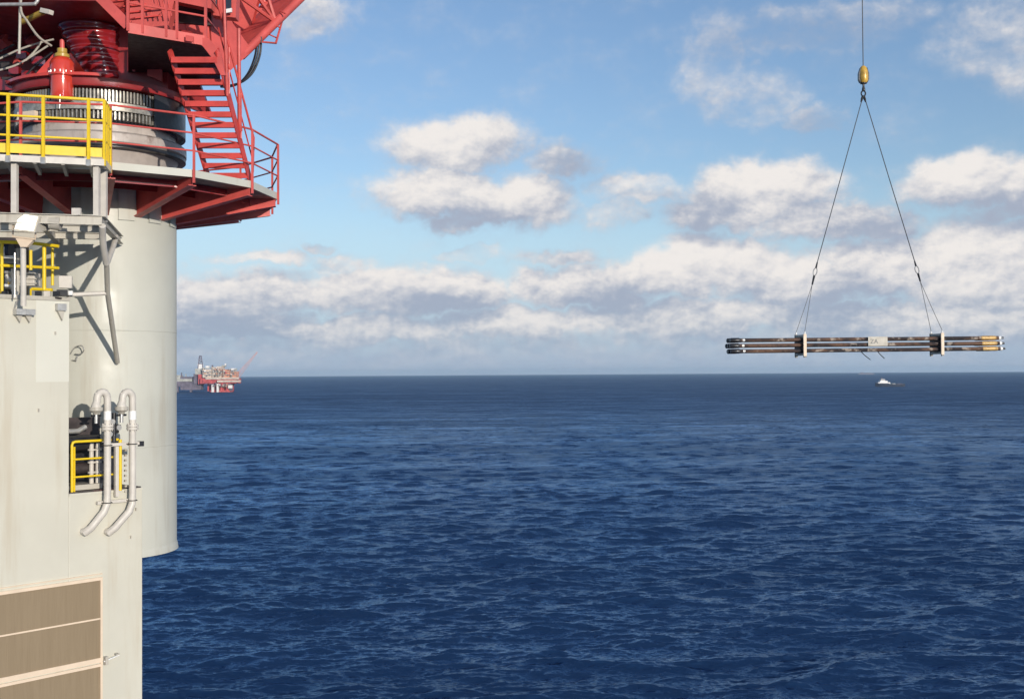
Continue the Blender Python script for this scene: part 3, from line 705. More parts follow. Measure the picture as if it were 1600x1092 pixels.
# tube lamp, grey pipes in front of the machinery
lp = thing('tube_lamp', P(60, 25, 23.6), 'beige tube lamp with a pale end cap under the red machinery', 'lamp')
MB().tube([P(34, 35, 23.8), P(68, 19, 23.4)], .06, 12).build('lamp_body', M['ochre'], lp)
mb = MB(); mb.bar(P(66, 17, 23.4), P(80, 20, 23.3), .12, .09); mb.build('end_cap', M['pipe'], lp)
gp = thing('service_pipes', P(33, 60, 23), 'thin grey service pipes hanging in front of the red machinery', 'pipes')
MB().tube(smoothpath([P(-40, 8, 22.9), P(44, 7, 22.9), P(56, 5, 22.9), P(60, -4, 22.9), P(60, -20, 22.9)], 4), .035, 8).build('pipe', M['steel'], gp)
MB().tube([P(32, -20, 23), P(31, 40, 23), P(30, 85, 23)], .028, 8).build('pipe', M['grey'], gp)
MB().tube(smoothpath([P(33, -10, 22.95), P(33, 18, 22.95), P(42, 33, 23.1), P(60, 58, 23.4), P(80, 72, 23.8)], 4), .025, 8).build('pipe', M['grey'], gp)

# ------------------------------------------------------------------ upper walkway, stairs
UW = 6.62
u0, u1, u2 = PH(200, 22.05, 0), PH(322, 22.95, 0), PH(345, 24.2, 0)
MB().prism([at(u0, UW), at(u1, UW), at(u2, UW), at(PH(345, 26.0, 0), UW), at(PH(200, 25.2, 0), UW)], (0, 0, .03)).build('upper_deck', M['dark'], cr)
MB().bar(at(u0, UW+.06), at(u1, UW+.06), .02, .20).build('upper_fascia', M['red'], cr)
MB().bar(at(u1, UW+.06), at(u2, UW+.06), .02, .20).build('upper_fascia', M['red'], cr)
slab([(290, 55), (302, 57), (302, 66), (290, 64)], 22.6, .05, 'fascia_tab', M['red'])
slab([(300, 58), (326, 60), (345, 84), (352, 118), (345, 118), (332, 92), (318, 74)], 22.9, .05, 'curved_bracket', M['red'])
for nm, h in (('upper_top_rail', 1.05), ('upper_mid_rail', .55)):
    MB().tube([at(u0, UW+h), at(u1, UW+h), at(u2, UW+h)], .02, 8).build(nm, M['red'], cr)
for f_ in (.0, .18, .48, .62, 1.0):
    q = lerp(u0, u1, f_); MB().bar(at(q, UW), at(q, UW+1.05), .05, .05, (0, 1, 0)).build('upper_post', M['red'], cr)
slab([(198, -40), (334, -40), (330, 14), (272, 2), (262, 44), (198, 40)], 24.2, .3, 'cabin_wall', M['red'])
slab([(360, -60), (420, -60), (392, 40), (366, 62)], 27.6, .2, 'boom_backstop', M['red'])
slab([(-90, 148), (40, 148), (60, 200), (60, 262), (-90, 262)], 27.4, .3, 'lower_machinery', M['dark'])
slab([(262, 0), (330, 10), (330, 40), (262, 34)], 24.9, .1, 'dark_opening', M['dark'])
slab([(325, -40), (372, -40), (368, 28), (330, 24)], 24.6, .3, 'cabin_end', M['red'])
slab([(351, -12), (361, -12), (361, 17), (352, 17)], 24.5, .05, 'window', M['glassdark'])
slab([(331, -6), (341, -6), (339, 8), (331, 6)], 24.5, .05, 'window', M['glassdark'])
slab([(351, 15), (362, 13), (362, 19), (352, 21)], 24.45, .05, 'window_sill', M['white'])
for k in range(5):
    MB().tube([P(228+8*k, -8, 24.0), P(236+8*k, 26, 24.0)], .015, 6).build('cabin_cable', M['redstair'], cr)
# upper inclined stair (only its lower end is in view)
us = MB().bar(P(200, 40, 22.1), P(140, -20, 22.1), .03, .20).build('upper_stair_stringer', M['red'], cr)
MB().bar(P(248, 24, 22.5), P(188, -36, 22.5), .03, .20).build('upper_stair_stringer', M['red'], cr)
for k in range(6):
    mb = MB(); mb.bar(P(206-9*k, 30-9*k, 22.15), P(246-9*k, 26-9*k, 22.6), .2, .025); mb.build('upper_stair_tread', M['redstair'], us)
# main stair
SB, ST = PH(362, 24.75, DK+.1), P(302, 82, 22.9)
sx = Vector((1, .03, 0)).normalized(); hw = .435
dirS = (ST-SB); run = Vector((dirS.x, dirS.y, 0)).normalized()
st = bpy.data.objects.new('stair', None); COL.objects.link(st); st.parent = cr; st['_o'] = cr['_o']
for sg in (-1, 1):
    MB().bar(SB+sx*hw*sg-Vector((0, 0, .05)), ST+sx*hw*sg*1.08+Vector((0, 0, .05)), .025, .20, (0, 0, 1)).build('stringer', M['redstair'], st)
NTR = 12
for k in range(1, NTR+1):
    f_ = k/(NTR+.6); c_ = SB+dirS*f_; w_ = hw*(1+.08*f_)-.015
    mb = MB(); fx = Vector((-sx.y, sx.x, 0))
    a_, b2 = c_-sx*w_, c_+sx*w_
    mb.bar(a_, b2, .21, .012)                                  # tread plate
    mb.bar(a_-fx*.105-Vector((0, 0, .045)), b2-fx*.105-Vector((0, 0, .045)), .012, .115)
    mb.bar(a_+fx*.105-Vector((0, 0, .03)), b2+fx*.105-Vector((0, 0, .03)), .012, .08)
    mb.build('tread', M['redstair'], st)
for sg, dx in ((1, .0), (-1, 0)):
    A_, B_ = SB+sx*hw*sg*1.06, ST+sx*hw*sg*1.14
    if sg == 1:
        MB().tube([A_+Vector((0, 0, .25)), A_+Vector((.02, 0, 1.0)), B_+Vector((0, 0, .95)), B_+Vector((0, 0, 1.6))], .022, 8).build('handrail', M['redstair'], st)
        MB().tube([A_+Vector((0, 0, .5)), B_+Vector((0, 0, .5))], .016, 8).build('mid_handrail', M['redstair'], st)
        for f_ in (.03, .36, .7):
            q = lerp(A_, B_, f_); MB().tube([q, q+Vector((0, 0, 1.0))], .018, 8).build('handrail_post', M['redstair'], st)
MB().tube([P(373, 45, 23.9), P(374, 190, 24.0), P(376, 205, 24.1)], .040, 10).build('stair_hanger', M['red'], cr)
MB().tube([P(350, 0, 23.0), P(352, 60, 23.0), P(355, 150, 23.3)], .032, 10).build('stair_hanger', M['red'], cr)

# ------------------------------------------------------------------ boom
T = P(1349, 300, 50.0); T.z = Z(40.7)
bl0 = P(377, 88, 26.0)
pd = Vector((T.x-bl0.x, T.y-bl0.y, 0)).normalized(); side = Vector((pd.y, -pd.x, 0))
BWD, BHT = 1.7, 1.55
axis = (T-bl0).normalized(); bup = side.cross(axis).normalized()
if bup.z < 0: bup = -bup
LRt = T+side*.35-bup*.3
def chord(i, j, t_):   # i: 0 right / 1 left, j: 0 lower / 1 upper
    w = BWD*(1 if t_ < .75 else lerp(1, .45, (t_-.75)/.25)); h = BHT*(1 if t_ < .75 else lerp(1, .45, (t_-.75)/.25))
    return bl0+(LRt-bl0)*t_-side*(w*i)+bup*(h*j)
bm = bpy.data.objects.new('boom', None); COL.objects.link(bm); bm.parent = cr; bm['_o'] = cr['_o']
for i in (0, 1):
    for j in (0, 1):
        MB().tube([chord(i, j, 0), chord(i, j, .75), chord(i, j, 1)], .10, 10).build('chord', M['red'], bm)
NS = 34; lac = {0: MB(), 1: MB(), 2: MB(), 3: MB()}
prs = [((0, 0), (0, 1)), ((1, 0), (1, 1)), ((0, 0), (1, 0)), ((0, 1), (1, 1))]
for k in range(NS):
    t0_, t1_ = k/NS, (k+1)/NS
    for q, (A_, B_) in enumerate(prs):
        lac[q].tube([chord(*A_, t0_), chord(*B_, (t0_+t1_)/2)], .045, 6); lac[q].tube([chord(*B_, (t0_+t1_)/2), chord(*A_, t1_)], .045, 6)
        lac[q].tube([chord(*A_, t0_), chord(*B_, t0_)], .04, 6)
for q, nm in enumerate(('side_lacing', 'side_lacing', 'lower_lacing', 'upper_lacing')): lac[q].build(nm, M['red'], bm)
# boom foot, plated, down to its pivot
f0 = P(345, 108, 25.4); f1 = f0-side*BWD
for i, q in ((0, f0), (1, f1)):
    a_, b2 = chord(i, 0, .0), chord(i, 1, .0)
    MB().prism([q-bup*.15, a_+axis*.3-bup*.08, b2+axis*.3, q+bup*.35], side*.06).build('foot_plate', M['red'], bm)
# walkway plate along the boom interior
wk = MB(); wk.prism([chord(1, 0, 0)+bup*.2, chord(1, 0, .5)+bup*.2, chord(1, 1, .5)-bup*.2, chord(1, 1, 0)-bup*.2], side*.03); wk.build('side_plate', M['red'], bm)
wk = MB(); wk.prism([chord(0, 0, 0)-side*.2+bup*.02, chord(0, 0, .6)-side*.2+bup*.02, chord(1, 0, .6)+side*.2+bup*.02, chord(1, 0, 0)+side*.2+bup*.02], bup*.03); wk.build('boom_walkway', M['red'], bm)
# rope-guard rail outboard of the boom
gr = MB()
g0 = [P(409, 66, 26.2), P(431, 68, 26.3), P(447, 12, 27.4), P(462, -40, 28.6)]
gr.tube(g0, .022, 6)
for (a_, b2) in (((411, 50), (433, 60)), ((424, 37), (438, 44)), ((438, 18), (446, 22)), ((409, 66), (431, 68))):
    gr.tube([P(*a_, 26.7), P(*b2, 26.6)], .018, 6)
gr.build('outboard_rail', M['red'], bm)
# sheaves at the boom tip, out of the picture
for k in (-1, 1):
    q = T+side*(.1*k)+Vector((0, 0, .1)); MB().tube([q-side*.04, q+side*.04], .5, 24).build('sheave', M['steel'], bm)
for k, off in enumerate((0, 5, 10)):
    hp = smoothpath([P(401+off*.7, 58, 26.3), P(399+off*.75, 85, 26.3), P(389+off*.7, 112, 26.2), P(374+off*.5, 130-off*.2, 26.0), P(357, 136-off*.15, 25.6), P(345, 136, 25.4)], 5)
    MB().tube(hp, .024, 6).build('hanging_cable', M['hose'], cr)

# ------------------------------------------------------------------ hook, slings and the lifted pipes
YL = 50.0
hr = MB().tube([P(1348.7, 104, YL), Vector((P(1348.7, 104, YL).x, YL, T.z-.4))], .022, 8).build('hoist_rope', M['wire'])
tag(hr, 'thin vertical hoist rope running up from the yellow hook block', 'rope')
hk = thing('hook_block', P(1349, 132, YL), 'yellow egg-shaped crane hook block hanging over the lifted pipe bundle', 'hook block')
hc = P(1349, 117.5, YL)
u_ = YL/F
MB().lathe(hc, [(0, 14.5*u_), (2.6*u_, 14*u_), (5*u_, 11.5*u_), (6.7*u_, 6*u_), (7.3*u_, 0), (7.4*u_, -6*u_), (6.6*u_, -10.5*u_), (4.5*u_, -12.8*u_), (0, -13.2*u_)], 28).build('block_body', M['gold'], hk)
mb = MB()
for sg in (-1, 1):
    mb.prism([hc+Vector((sg*5.2*u_, -.10, z*u_)) for z in (11,)]+[hc+Vector((sg*8.0*u_, -.10, 2*u_)), hc+Vector((sg*8.0*u_, -.10, -8*u_)), hc+Vector((sg*5.6*u_, -.10, -12.6*u_))], (0, .2, 0))
mb.build('cheek_plate', M['black'], hk)
MB().lathe(hc, [(0, -12.5*u_), (5.4*u_, -12.6*u_), (5.2*u_, -13.8*u_), (2.0*u_, -14.6*u_), (1.6*u_, -18*u_), (2.6*u_, -22*u_), (2.6*u_, -24.5*u_), (0, -25*u_)], 20).build('swivel', M['black'], hk)
rg = MB(); cc_ = P(1349, 146.5, YL)
rg.tube([cc_+Vector((math.cos(a)*3.3*u_, 0, math.sin(a)*4.2*u_)) for a in [i*2*math.pi/20 for i in range(20)]], .032, 8, closed=True)
rg.build('hook', M['black'], hk)
for sg in (-1, 1):
    sh = MB().tube([P(1349+sg*.8, 150, YL), P(1349+sg*2.2, 155, YL), P(1349+sg*3.6, 160, YL)], [.05, .055, .03], 8).build('shackle', M['black'], hk)

# bundle axis
dl = R(7); bax = Vector((math.cos(dl), math.sin(dl), 0)); bdp = Vector((-math.sin(dl), math.cos(dl), 0))
Bc = P(1354, 538.5, YL)
tilt = .0095
def BP(a, d, h): return Bc+bax*a+bdp*d+Vector((0, 0, h+tilt*a*.6))
def px2a(x):
    lo, hi = -12., 12.
    for _ in range(50):
        m_ = (lo+hi)/2; q = BP(m_, 0, 0); xx = 800+F*q.x/q.y
        if xx < x: lo = m_
        else: hi = m_
    return lo
aL, aR = px2a(1137), px2a(1565)
m = bpy.data.materials.new('weathered_pipe_steel'); m.use_nodes = True
t = NT(m.node_tree); b = t.n['Principled BSDF']; tcn = t.n.new('ShaderNodeTexCoord'); oi = t.n.new('ShaderNodeObjectInfo')
o = t.vec('ADD', tcn.outputs['Object'], t.vec('SCALE', oi.outputs['Location'], 3.7))
n1 = t.noise(t.vec('MULTIPLY', o, (.8, .8, 2)), 1.1, 4, .55)
c = t.mix(t.smooth(n1, .40, .58), (.030, .026, .030), (.14, .082, .058))
c = t.mix(t.math('MULTIPLY', t.smooth(t.noise(o, 1.9, 4, .6), .55, .66), .9), c, (.42, .35, .29))
c = t.mix(t.math('MULTIPLY', t.smooth(t.noise(o, 6, 5, .6), .5, .7), .6), c, (.04, .03, .03))
t.l.new(c, b.inputs['Base Color']); b.inputs['Roughness'].default_value = .75; b.inputs['Specular IOR Level'].default_value = .25
M['oldpipe'] = m
M['tooljoint'] = material('tan_tool_joint', (.50, .32, .12), .4, var=.3, scale=4, metal=.15)
rows = [.235, 0., -.235]; cols = [-.30, 0, .30]
rowname = ['top', 'middle', 'bottom']; colname = ['nearest', 'central', 'farthest']
for ri, h in enumerate(rows):
    for ci, d in enumerate(cols):
        ja, jb2 = random.uniform(-.06, .06), random.uniform(-.05, .05)
        L0, L1 = aL+.05+ja, aR-.05+jb2
        base = BP(0, d, h)
        tp = thing('lifted_pipe', base, 'rusty steel pipe in the lifted bundle, %s of the %s row of three' % (colname[ci], rowname[ri]), 'pipe', 'steel pipes in the lifted bundle')
        MB().tube([BP(L0+.4, d, h), BP(lerp(L0, L1, .5), d, h), BP(L1-1.0, d, h)], .078, 12).build('pipe_body', M['oldpipe'], tp)
        MB().tube([BP(L0, d, h), BP(L0+.03, d, h), BP(L0+.37, d, h), BP(L0+.42, d, h)], [.075, .10, .10, .08], 12).build('end_protector', M['black'], tp)
        MB().tube([BP(L0+.52, d, h), BP(L0+.62, d, h)], .084, 12).build('marker_band', M['steel'], tp)
        MB().tube([BP(L1-1.05, d, h), BP(L1-.98, d, h), BP(L1-.42, d, h), BP(L1-.34, d, h)], [.08, .098, .098, .08], 12).build('tool_joint', M['tooljoint'], tp)
        MB().tube([BP(L1-.36, d, h), BP(L1-.24, d, h)], .084, 12).build('pin_shoulder', M['oldpipe'], tp)
        MB().tube([BP(L1-.24, d, h), BP(L1-.14, d, h)], .092, 12).build('white_collar', M['white'], tp)
        MB().tube([BP(L1-.14, d, h), BP(L1, d, h)], .05, 10).build('pin', M['black'], tp)
frames = []
for nm, x in (('left', 1251), ('right', 1464)):
    a = px2a(x); base = BP(a, 0, -.5)
    fr = thing('clamp_frame', base, 'pale steel clamping frame gripping the pipe bundle, the %s one of the two' % nm, 'clamp frame', 'clamping frames around the pipe bundle')
    hz_ = .47
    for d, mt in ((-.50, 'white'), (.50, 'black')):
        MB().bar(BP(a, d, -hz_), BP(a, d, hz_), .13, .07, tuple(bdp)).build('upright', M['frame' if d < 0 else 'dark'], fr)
    for h in (-.40, .40):
        MB().bar(BP(a, -.5, h), BP(a, .5, h), .12, .09).build('cross_bar', M['grey'], fr)
    for h in (-.118, .118):
        MB().bar(BP(a, -.46, h), BP(a, .46, h), .20, .06).build('timber_spacer', M['dark'], fr)
    MB().bar(BP(a-.02, -.4, 0), BP(a-.02, .46, 0), .02, .72).build('end_plate', M['dark'], fr)
    for d in (-.5, .5):
        MB().tube([BP(a, d, hz_), BP(a, d, hz_+.10)], .035, 8).build('lifting_lug', M['white'], fr)
        MB().bar(BP(a, d, -hz_-.06), BP(a, d, -hz_), .1, .1, tuple(bdp)).build('foot', M['black'], fr)
    frames.append(a)
# slings
def sling(p0, p1, label, r=.016):
    tag(MB().tube([p0, lerp(p0, p1, .5)-Vector((0, 0, .02)), p1], r, 6).build('wire_sling', M['wire2' if r < .015 else 'wire']), label, 'sling', 'wire slings on the pipe bundle')
nodes = []
for nm, xt, (x0, y0), (x1, y1), a in (('left', 1347, (1277, 410), (1269, 445), frames[0]), ('right', 1352, (1429, 408), (1438, 440), frames[1])):
    sling(P(xt, 156, YL), P(x0, y0, YL), 'long upper wire sling from the hook to the %s linked shackle' % nm, .020)
    jn = thing('shackle_link', P(x0, y0, YL), 'dark linked shackles joining the %s upper sling to its two lower legs' % nm, 'shackle', 'shackle links between the slings')
    A_, B_ = P(x0, y0, YL), P(x1, y1, YL)
    MB().tube([A_, lerp(A_, B_, .25)], [.03, .045], 8).build('upper_socket', M['black'], jn)
    ms = lerp(A_, B_, .42); dA = (B_-A_).normalized(); pr = Vector((dA.z, 0, -dA.x))
    MB().tube([ms+dA*(math.cos(q)*.17)+pr*(math.sin(q)*.08) for q in [i*math.pi/8 for i in range(16)]], .022, 6, closed=True).build('master_ring', M['steel'], jn)
    MB().tube([lerp(A_, B_, .6), B_], [.05, .035], 8).build('lower_socket', M['black'], jn)
    for d, w in ((-.5, 'near'), (.5, 'far')):
        sling(B_, BP(a, d, .57), 'lower sling leg from the %s shackle to the %s side of the %s clamp frame' % (nm, w, nm), .013)
# sign board tied on the bundle
am = (px2a(1350)+px2a(1380))/2; wS = px2a(1380)-px2a(1350)
sb = thing('sign_board', BP(am, -.42, -.1), 'small white sign board with dark lettering tied to the middle of the pipe bundle', 'sign')
MB().bar(BP(am-wS/2, -.43, .13), BP(am+wS/2, -.43, .13), .02, .40).build('board', M['grey'], sb)
tcv = bpy.data.curves.new('lettering', 'FONT'); tcv.body = 'ZA'; tcv.size = .27; tcv.extrude = .004; tcv.align_x = 'CENTER'; tcv.align_y = 'CENTER'
to = bpy.data.objects.new('lettering', tcv); COL.objects.link(to); bpy.context.view_layer.update()
dg = bpy.context.evaluated_depsgraph_get(); me = bpy.data.meshes.new_from_object(to.evaluated_get(dg)); bpy.data.objects.remove(to)
lo_ = bpy.data.objects.new('lettering', me); COL.objects.link(lo_); lo_.parent = sb
me.materials.clear(); me.materials.append(M['wire'])
lo_.rotation_euler = (R(90), 0, dl); lo_.location = BP(am-.17, -.445, .12)-Vector(sb['_o'])
for x0, y0, x1, y1, w in ((1343, 551, 1360, 562, 'left'), (1368, 549, 1382, 560, 'right')):
    tag(MB().tube([P(x0, y0-4, YL), P((x0+x1)/2, (y0+y1)/2-1, YL), P(x1, y1, YL)], .018, 6).build('tag_line', M['hose']), 'short dark rope end hanging under the bundle, the %s one' % w, 'rope', 'rope ends under the pipe bundle')

# ------------------------------------------------------------------ floodlight on its pole and the clutter on the housing roof
fl = thing('floodlight', WP(x2s(36), .9, .2), 'weathered square floodlight on a pale pole clamped to the housing wall', 'floodlight')
Yf = 21.15
MB().tube([P(36, 378, Yf), P(36.5, 440, Yf+.1), P(36.5, 478, Yf+.15)], .052, 10).build('pole', M['pipe'], fl)
MB().tube([P(23, 395, Yf+.1), P(23, 465, Yf+.1)], .014, 6).build('conduit', M['steel'], fl)
hd = Vector((.80, -.55, -.12)).normalized()
face = [P(31, 334, Yf-.25), P(60, 339, Yf-.25), P(53, 362, Yf-.33), P(23, 359, Yf-.33)]
bk = Vector((.14, .42, .05))
mb = MB(); cen = sum(face, Vector())/4
ff = [cen+(q-cen)*1.12 for q in face]; bb = [cen+(q-cen)*.8+bk for q in face]
mb.hexa(ff+bb); mb.build('lamp_housing', M['grey'], fl)
fn = (face[1]-face[0]).cross(face[3]-face[0]).normalized();
if fn.y > 0: fn = -fn
mb = MB(); mb.prism([cen+(q-cen)*.98+fn*.012 for q in face], fn*.008); mb.build('lamp_glass', M['glass'], fl)
mb = MB(); c_ = cen+bk*.6+Vector((.30, 0, .02)); mb.tube([c_-Vector((.06, 0, 0)), c_+Vector((.13, .02, -.02))], .14, 12); mb.build('ballast_box', M['grey'], fl)
MB().tube([P(21, 352, Yf-.2), P(20, 370, Yf-.1), P(55, 374, Yf-.1), P(56, 356, Yf-.2)], .020, 8).build('yoke', M['frame'], fl)
mb = MB(); mb.prism([P(24, 372, Yf-.1), P(52, 375, Yf-.1), P(42, 386, Yf-.1), P(32, 386, Yf-.1)], (0, .1, 0)); mb.build('mount_plate', M['frame'], fl)
for x in (27, 42):
    s_ = x2s(x); mb = MB(); wallbox(mb, s_-.09, s_+.09, 1.14, 1.25, .002, .16); mb.build('wall_clamp', M['steel'], fl)
    mb = MB(); mb.prism([WP(s_-.07, 1.14, .02), WP(s_+.06, 1.14, .02), WP(s_+.02, 1.0, .02)], wn*.06); mb.build('clamp_bolt', M['grey'], fl)
MB().tube([P(28, 468, 21.4), P(22, 484, 21.5)], .016, 6).build('brace', M['steel'], fl)

rr_ = thing('roof_guardrail', WP(x2s(50), 1.5, -.3), 'yellow guardrail on the edge of the housing roof beside the floodlight', 'guardrail')
YR = 22.1
MB().tube([P(-40, 377, YR), P(45, 379.5, YR), P(92, 385, YR)], .033, 8).build('top_rail', M['yellow'], rr_)
MB().tube([P(-40, 413, YR), P(92, 419, YR)], .030, 8).build('mid_rail', M['yellow'], rr_)
MB().tube([P(50, 451.5, YR), P(82, 453, YR)], .030, 8).build('low_rail', M['yellow'], rr_)
for x, y0, y1, r in ((69, 384, 453, .038), (82, 388, 446, .028), (48, 391, 422, .032), (3, 380, 458, .03)):
    MB().tube([P(x, y0, YR+(0 if x != 82 else .3)), P(x, y1, YR+(0 if x != 82 else .3))], r, 10).build('post', M['yellow'], rr_)
MB().tube([P(48, 452, YR), P(48, 470, YR-.2)], .02, 8).build('foot', M['yellow'], rr_)
rm = thing('roof_module', P(0, 465, 23.6), 'dark grey equipment module on the housing roof behind the yellow guardrail', 'equipment')
mb = MB(); mb.box(P(-14, 418, 23.4), 1.25, .8, 1.15, .1); mb.build('module_body', M['dark'], rm, bevel=.02)
mb = MB(); mb.box(P(-10, 400, 22.98), .9, .03, .3, .1); mb.build('access_panel', M['grey'], rm)
ec = thing('equipment_cabinet', P(47, 448, 22.6), 'pale ribbed equipment cabinet on the roof behind the floodlight pole', 'cabinet')
mb = MB(); mb.box(P(45, 437, 22.7), .34, .3, .26); mb.build('cabinet_body', M['pipe'], ec, bevel=.01)
for k in range(3):
    mb = MB(); mb.box(P(45, 429+7*k, 22.54), .36, .02, .02); mb.build('rib', M['grey'], ec)
ew = thing('winch', P(8, 455, 22.6), 'small white-framed winch on the roof at the left edge', 'winch')
for (x0, y0, x1, y1, r, mt) in ((-20, 402, 22, 402, .03, 'white'), (-5, 425, 24, 426, .03, 'steel'), (4, 446, 24, 447, .03, 'white'), (5, 424, 5, 458, .03, 'black'), (20, 420, 20, 455, .035, 'pipe'), (10, 430, 18, 440, .05, 'steel'), (28, 388, 28, 458, .03, 'grey'), (14, 430, 14, 448, .025, 'ochre')):
    MB().tube([P(x0, y0, 22.3), P(x1, y1, 22.3)], r, 8).build('frame_tube', M[mt], ew)
mb = MB(); mb.tube([P(-10, 392, 22.8), P(18, 392, 22.8)], .16, 18); mb.build('drum', M['navy'], ew)
mb = MB(); mb.box(P(5, 394, 22.66), .06, .04, .2); mb.build('bracket', M['white'], ew)
mb = MB(); mb.box(P(10, 438, 22.9), .5, .4, .35); mb.build('motor_housing', M['grey'], ew, bevel=.02)
db = thing('cable_tray', P(50, 460, 22.2), 'grey cable tray with dark cut-outs along the roof edge', 'cable tray')
for k, x in enumerate((-8, 8, 24, 60, 74, 88)):
    mb = MB(); mb.box(P(x, 459, 22.05), .12, .05, .10); mb.build('tray_bracket', M['black' if k % 2 else 'pipe'], db)
MB().bar(P(-30, 465, 22.0), P(96, 466, 22.15), .12, .03).build('tray_base', M['dark'], db)

# ------------------------------------------------------------------ far platform
YG = 3309.; pm = YG/F
M['r_cream'] = material('far_cream_cladding', (.60, .50, .42), .7, var=.22, scale=.12)
M['r_orange'] = material('far_orange_cladding', (.62, .30, .20), .7, var=.15, scale=.1)
M['r_red'] = material('far_red_paint', (.50, .09, .09), .6, var=.2, scale=.08)
M['r_pink'] = material('far_pale_red_paint', (.62, .36, .34), .6, var=.1, scale=.08)
M['r_dark'] = material('far_dark_steel', (.15, .13, .17), .7, var=.3, scale=.1)
M['r_grey'] = material('far_grey_steel', (.42, .42, .38), .6, var=.25, scale=.1)
M['r_white'] = material('far_white_paint', (.80, .78, .76), .5, var=.03)
def rbox(mb, x0, x1, y0, y1, dY=0., dep=20.):
    c_ = P((x0+x1)/2, (y0+y1)/2, YG+dY); mb.box(c_, (x1-x0)*pm, dep, (y1-y0)*pm); return mb
rg_ = thing('oil_platform', P(342, 612.5, YG), 'distant oil platform with cream modules on a red hull, just right of the pedestal', 'oil platform')
D_ = [
 ('red_hull', 'r_red', [(317, 373, 591, 599, 0, 60)]),
 ('lower_deck', 'r_cream', [(322, 373, 589.5, 592.5, -31, 10), (340, 375.5, 594, 597, -31, 12)]),
 ('dark_underdeck', 'r_dark', [(331, 364, 599, 600.5, 0, 55)]),
 ('leg', 'r_white', [(331, 334.5, 598, 613.5, -20, 8)]), ('leg', 'r_white', [(339, 342, 598, 613.5, -26, 8)]), ('leg', 'r_red', [(345, 348, 598, 613.5, -10, 8)]), ('leg', 'r_red', [(354, 358, 598, 613.5, -18, 8)]), ('leg', 'r_red', [(336, 337.5, 598, 613.5, 15, 8)]), ('leg', 'r_white', [(350, 352, 598, 613.5, 10, 8)]),
 ('pontoon', 'r_red', [(331, 362, 609.5, 614, 0, 40)]),
 ('hull_column', 'r_red', [(326, 364, 599, 611, 8, 26)]),
 ('lifeboat_station', 'r_white', [(357, 363, 601.5, 606.5, -26, 8)]),
 ('underslung_module', 'r_cream', [(343, 356, 600, 604, -15, 20)]),
 ('dark_block', 'r_dark', [(359, 363.5, 606.5, 610, -20, 8)]),
 ('module', 'r_cream', [(319.5, 333, 577, 590, -10, 40)]), ('module', 'r_cream', [(333.2, 341, 573.5, 590, -5, 40)]), ('module', 'r_cream', [(341.2, 348.6, 572.5, 590, -8, 40)]),
 ('module', 'r_orange', [(349, 361, 577, 590, -10, 36)]), ('module', 'r_orange', [(361.2, 371, 580, 590, -6, 36)]),
 ('helideck', 'r_grey', [(318, 331, 574.6, 575.8, -5, 34)]),
 ('white_tank', 'r_white', [(362, 369, 575.5, 580, -20, 10)]),
 ('cabin', 'r_white', [(322, 327, 571.5, 574.4, 0, 10)]), ('cabin', 'r_grey', [(347, 353, 570.5, 573, 0, 10)]), ('roof_unit', 'r_white', [(351.5, 353.5, 568, 570.4, 0, 6)]), ('roof_unit', 'r_dark', [(331, 333, 570.5, 573.5, 0, 6)]),
 ('drill_tower_base', 'r_grey', [(307, 318.5, 576, 585, 0, 30)]),
 ('dark_module', 'r_dark', [(305, 317, 584, 600, 5, 36)]),
 ('red_module', 'r_red', [(311, 319, 585, 600, -12, 20)]),
 ('bright_red_panel', 'r_red', [(317, 330, 592, 597.5, -32, 3)]),
]
for nm, mt, bxs in D_:
    mb = MB()
    for bxx in bxs: rbox(mb, *bxx)
    mb.build(nm, M[mt], rg_)
# windows / openings and braces on the modules
mb = MB()
for (x, y) in ((325, 582), (328, 586), (336, 580), (344, 583), (346, 580), (343.5, 586), (337, 586), (352, 583), (356, 586), (365, 584), (323, 587)):
    rbox(mb, x-.8, x+.8, y-1.0, y+1.0, -32, 3)
mb.build('module_opening', M['r_dark'], rg_)
mb = MB()
for (x) in (333, 341, 349, 361): rbox(mb, x-.3, x+.3, 574, 591, -34, 2)
for y in (581, 585.5): rbox(mb, 320, 371, y-.25, y+.25, -34, 2)
mb.build('walkway_frame', M['r_grey'], rg_)
rq = random.Random(5)
for k in range(46):                  # clutter of equipment on and under the decks
    x = rq.uniform(307, 371); top_ = 576 if x > 333 else 578
    if k % 3 == 0: y = rq.uniform(598.5, 603); x = rq.uniform(334, 357)
    elif k % 3 == 1: y = top_-rq.uniform(-3, 2.5)
    else: y = rq.uniform(578, 592)
    w_, h_ = rq.uniform(.6, 2.6), rq.uniform(.6, 2.4); mb = MB(); rbox(mb, x-w_/2, x+w_/2, y-h_/2, y+h_/2, rq.uniform(-36, -30), rq.uniform(2, 6)); mb.build('equipment', M[rq.choice(['r_dark', 'r_cream', 'r_grey', 'r_orange', 'r_white', 'r_red', 'r_grey'])], rg_)
# lattice drilling tower
dt = MB()
for (x0, x1) in ((309, 311.6), (317.4, 314.6)):
    for dY in (-8, 8): dt.tube([P(x0, 577, YG+dY), P(x1, 556, YG+dY*.4)], 1.2, 5)
for k in range(6):
    f_ = k/5; xa, xb = lerp(309, 311.6, f_), lerp(317.4, 314.6, f_); y = lerp(577, 556, f_)
    dt.tube([P(xa, y, YG-5), P(xb, y, YG-5)], .9, 5)
    if k < 5:
        f2_ = (k+1)/5; dt.tube([P(xa, y, YG-5), P(lerp(317.4, 314.6, f2_), lerp(577, 556, f2_), YG-5)], .8, 5)
dt.build('drilling_tower', M['r_dark'], rg_)
mb = MB(); rbox(mb, 309.5, 317, 569, 577, 0, 12); mb.build('tower_cladding', M['r_white'], rg_)
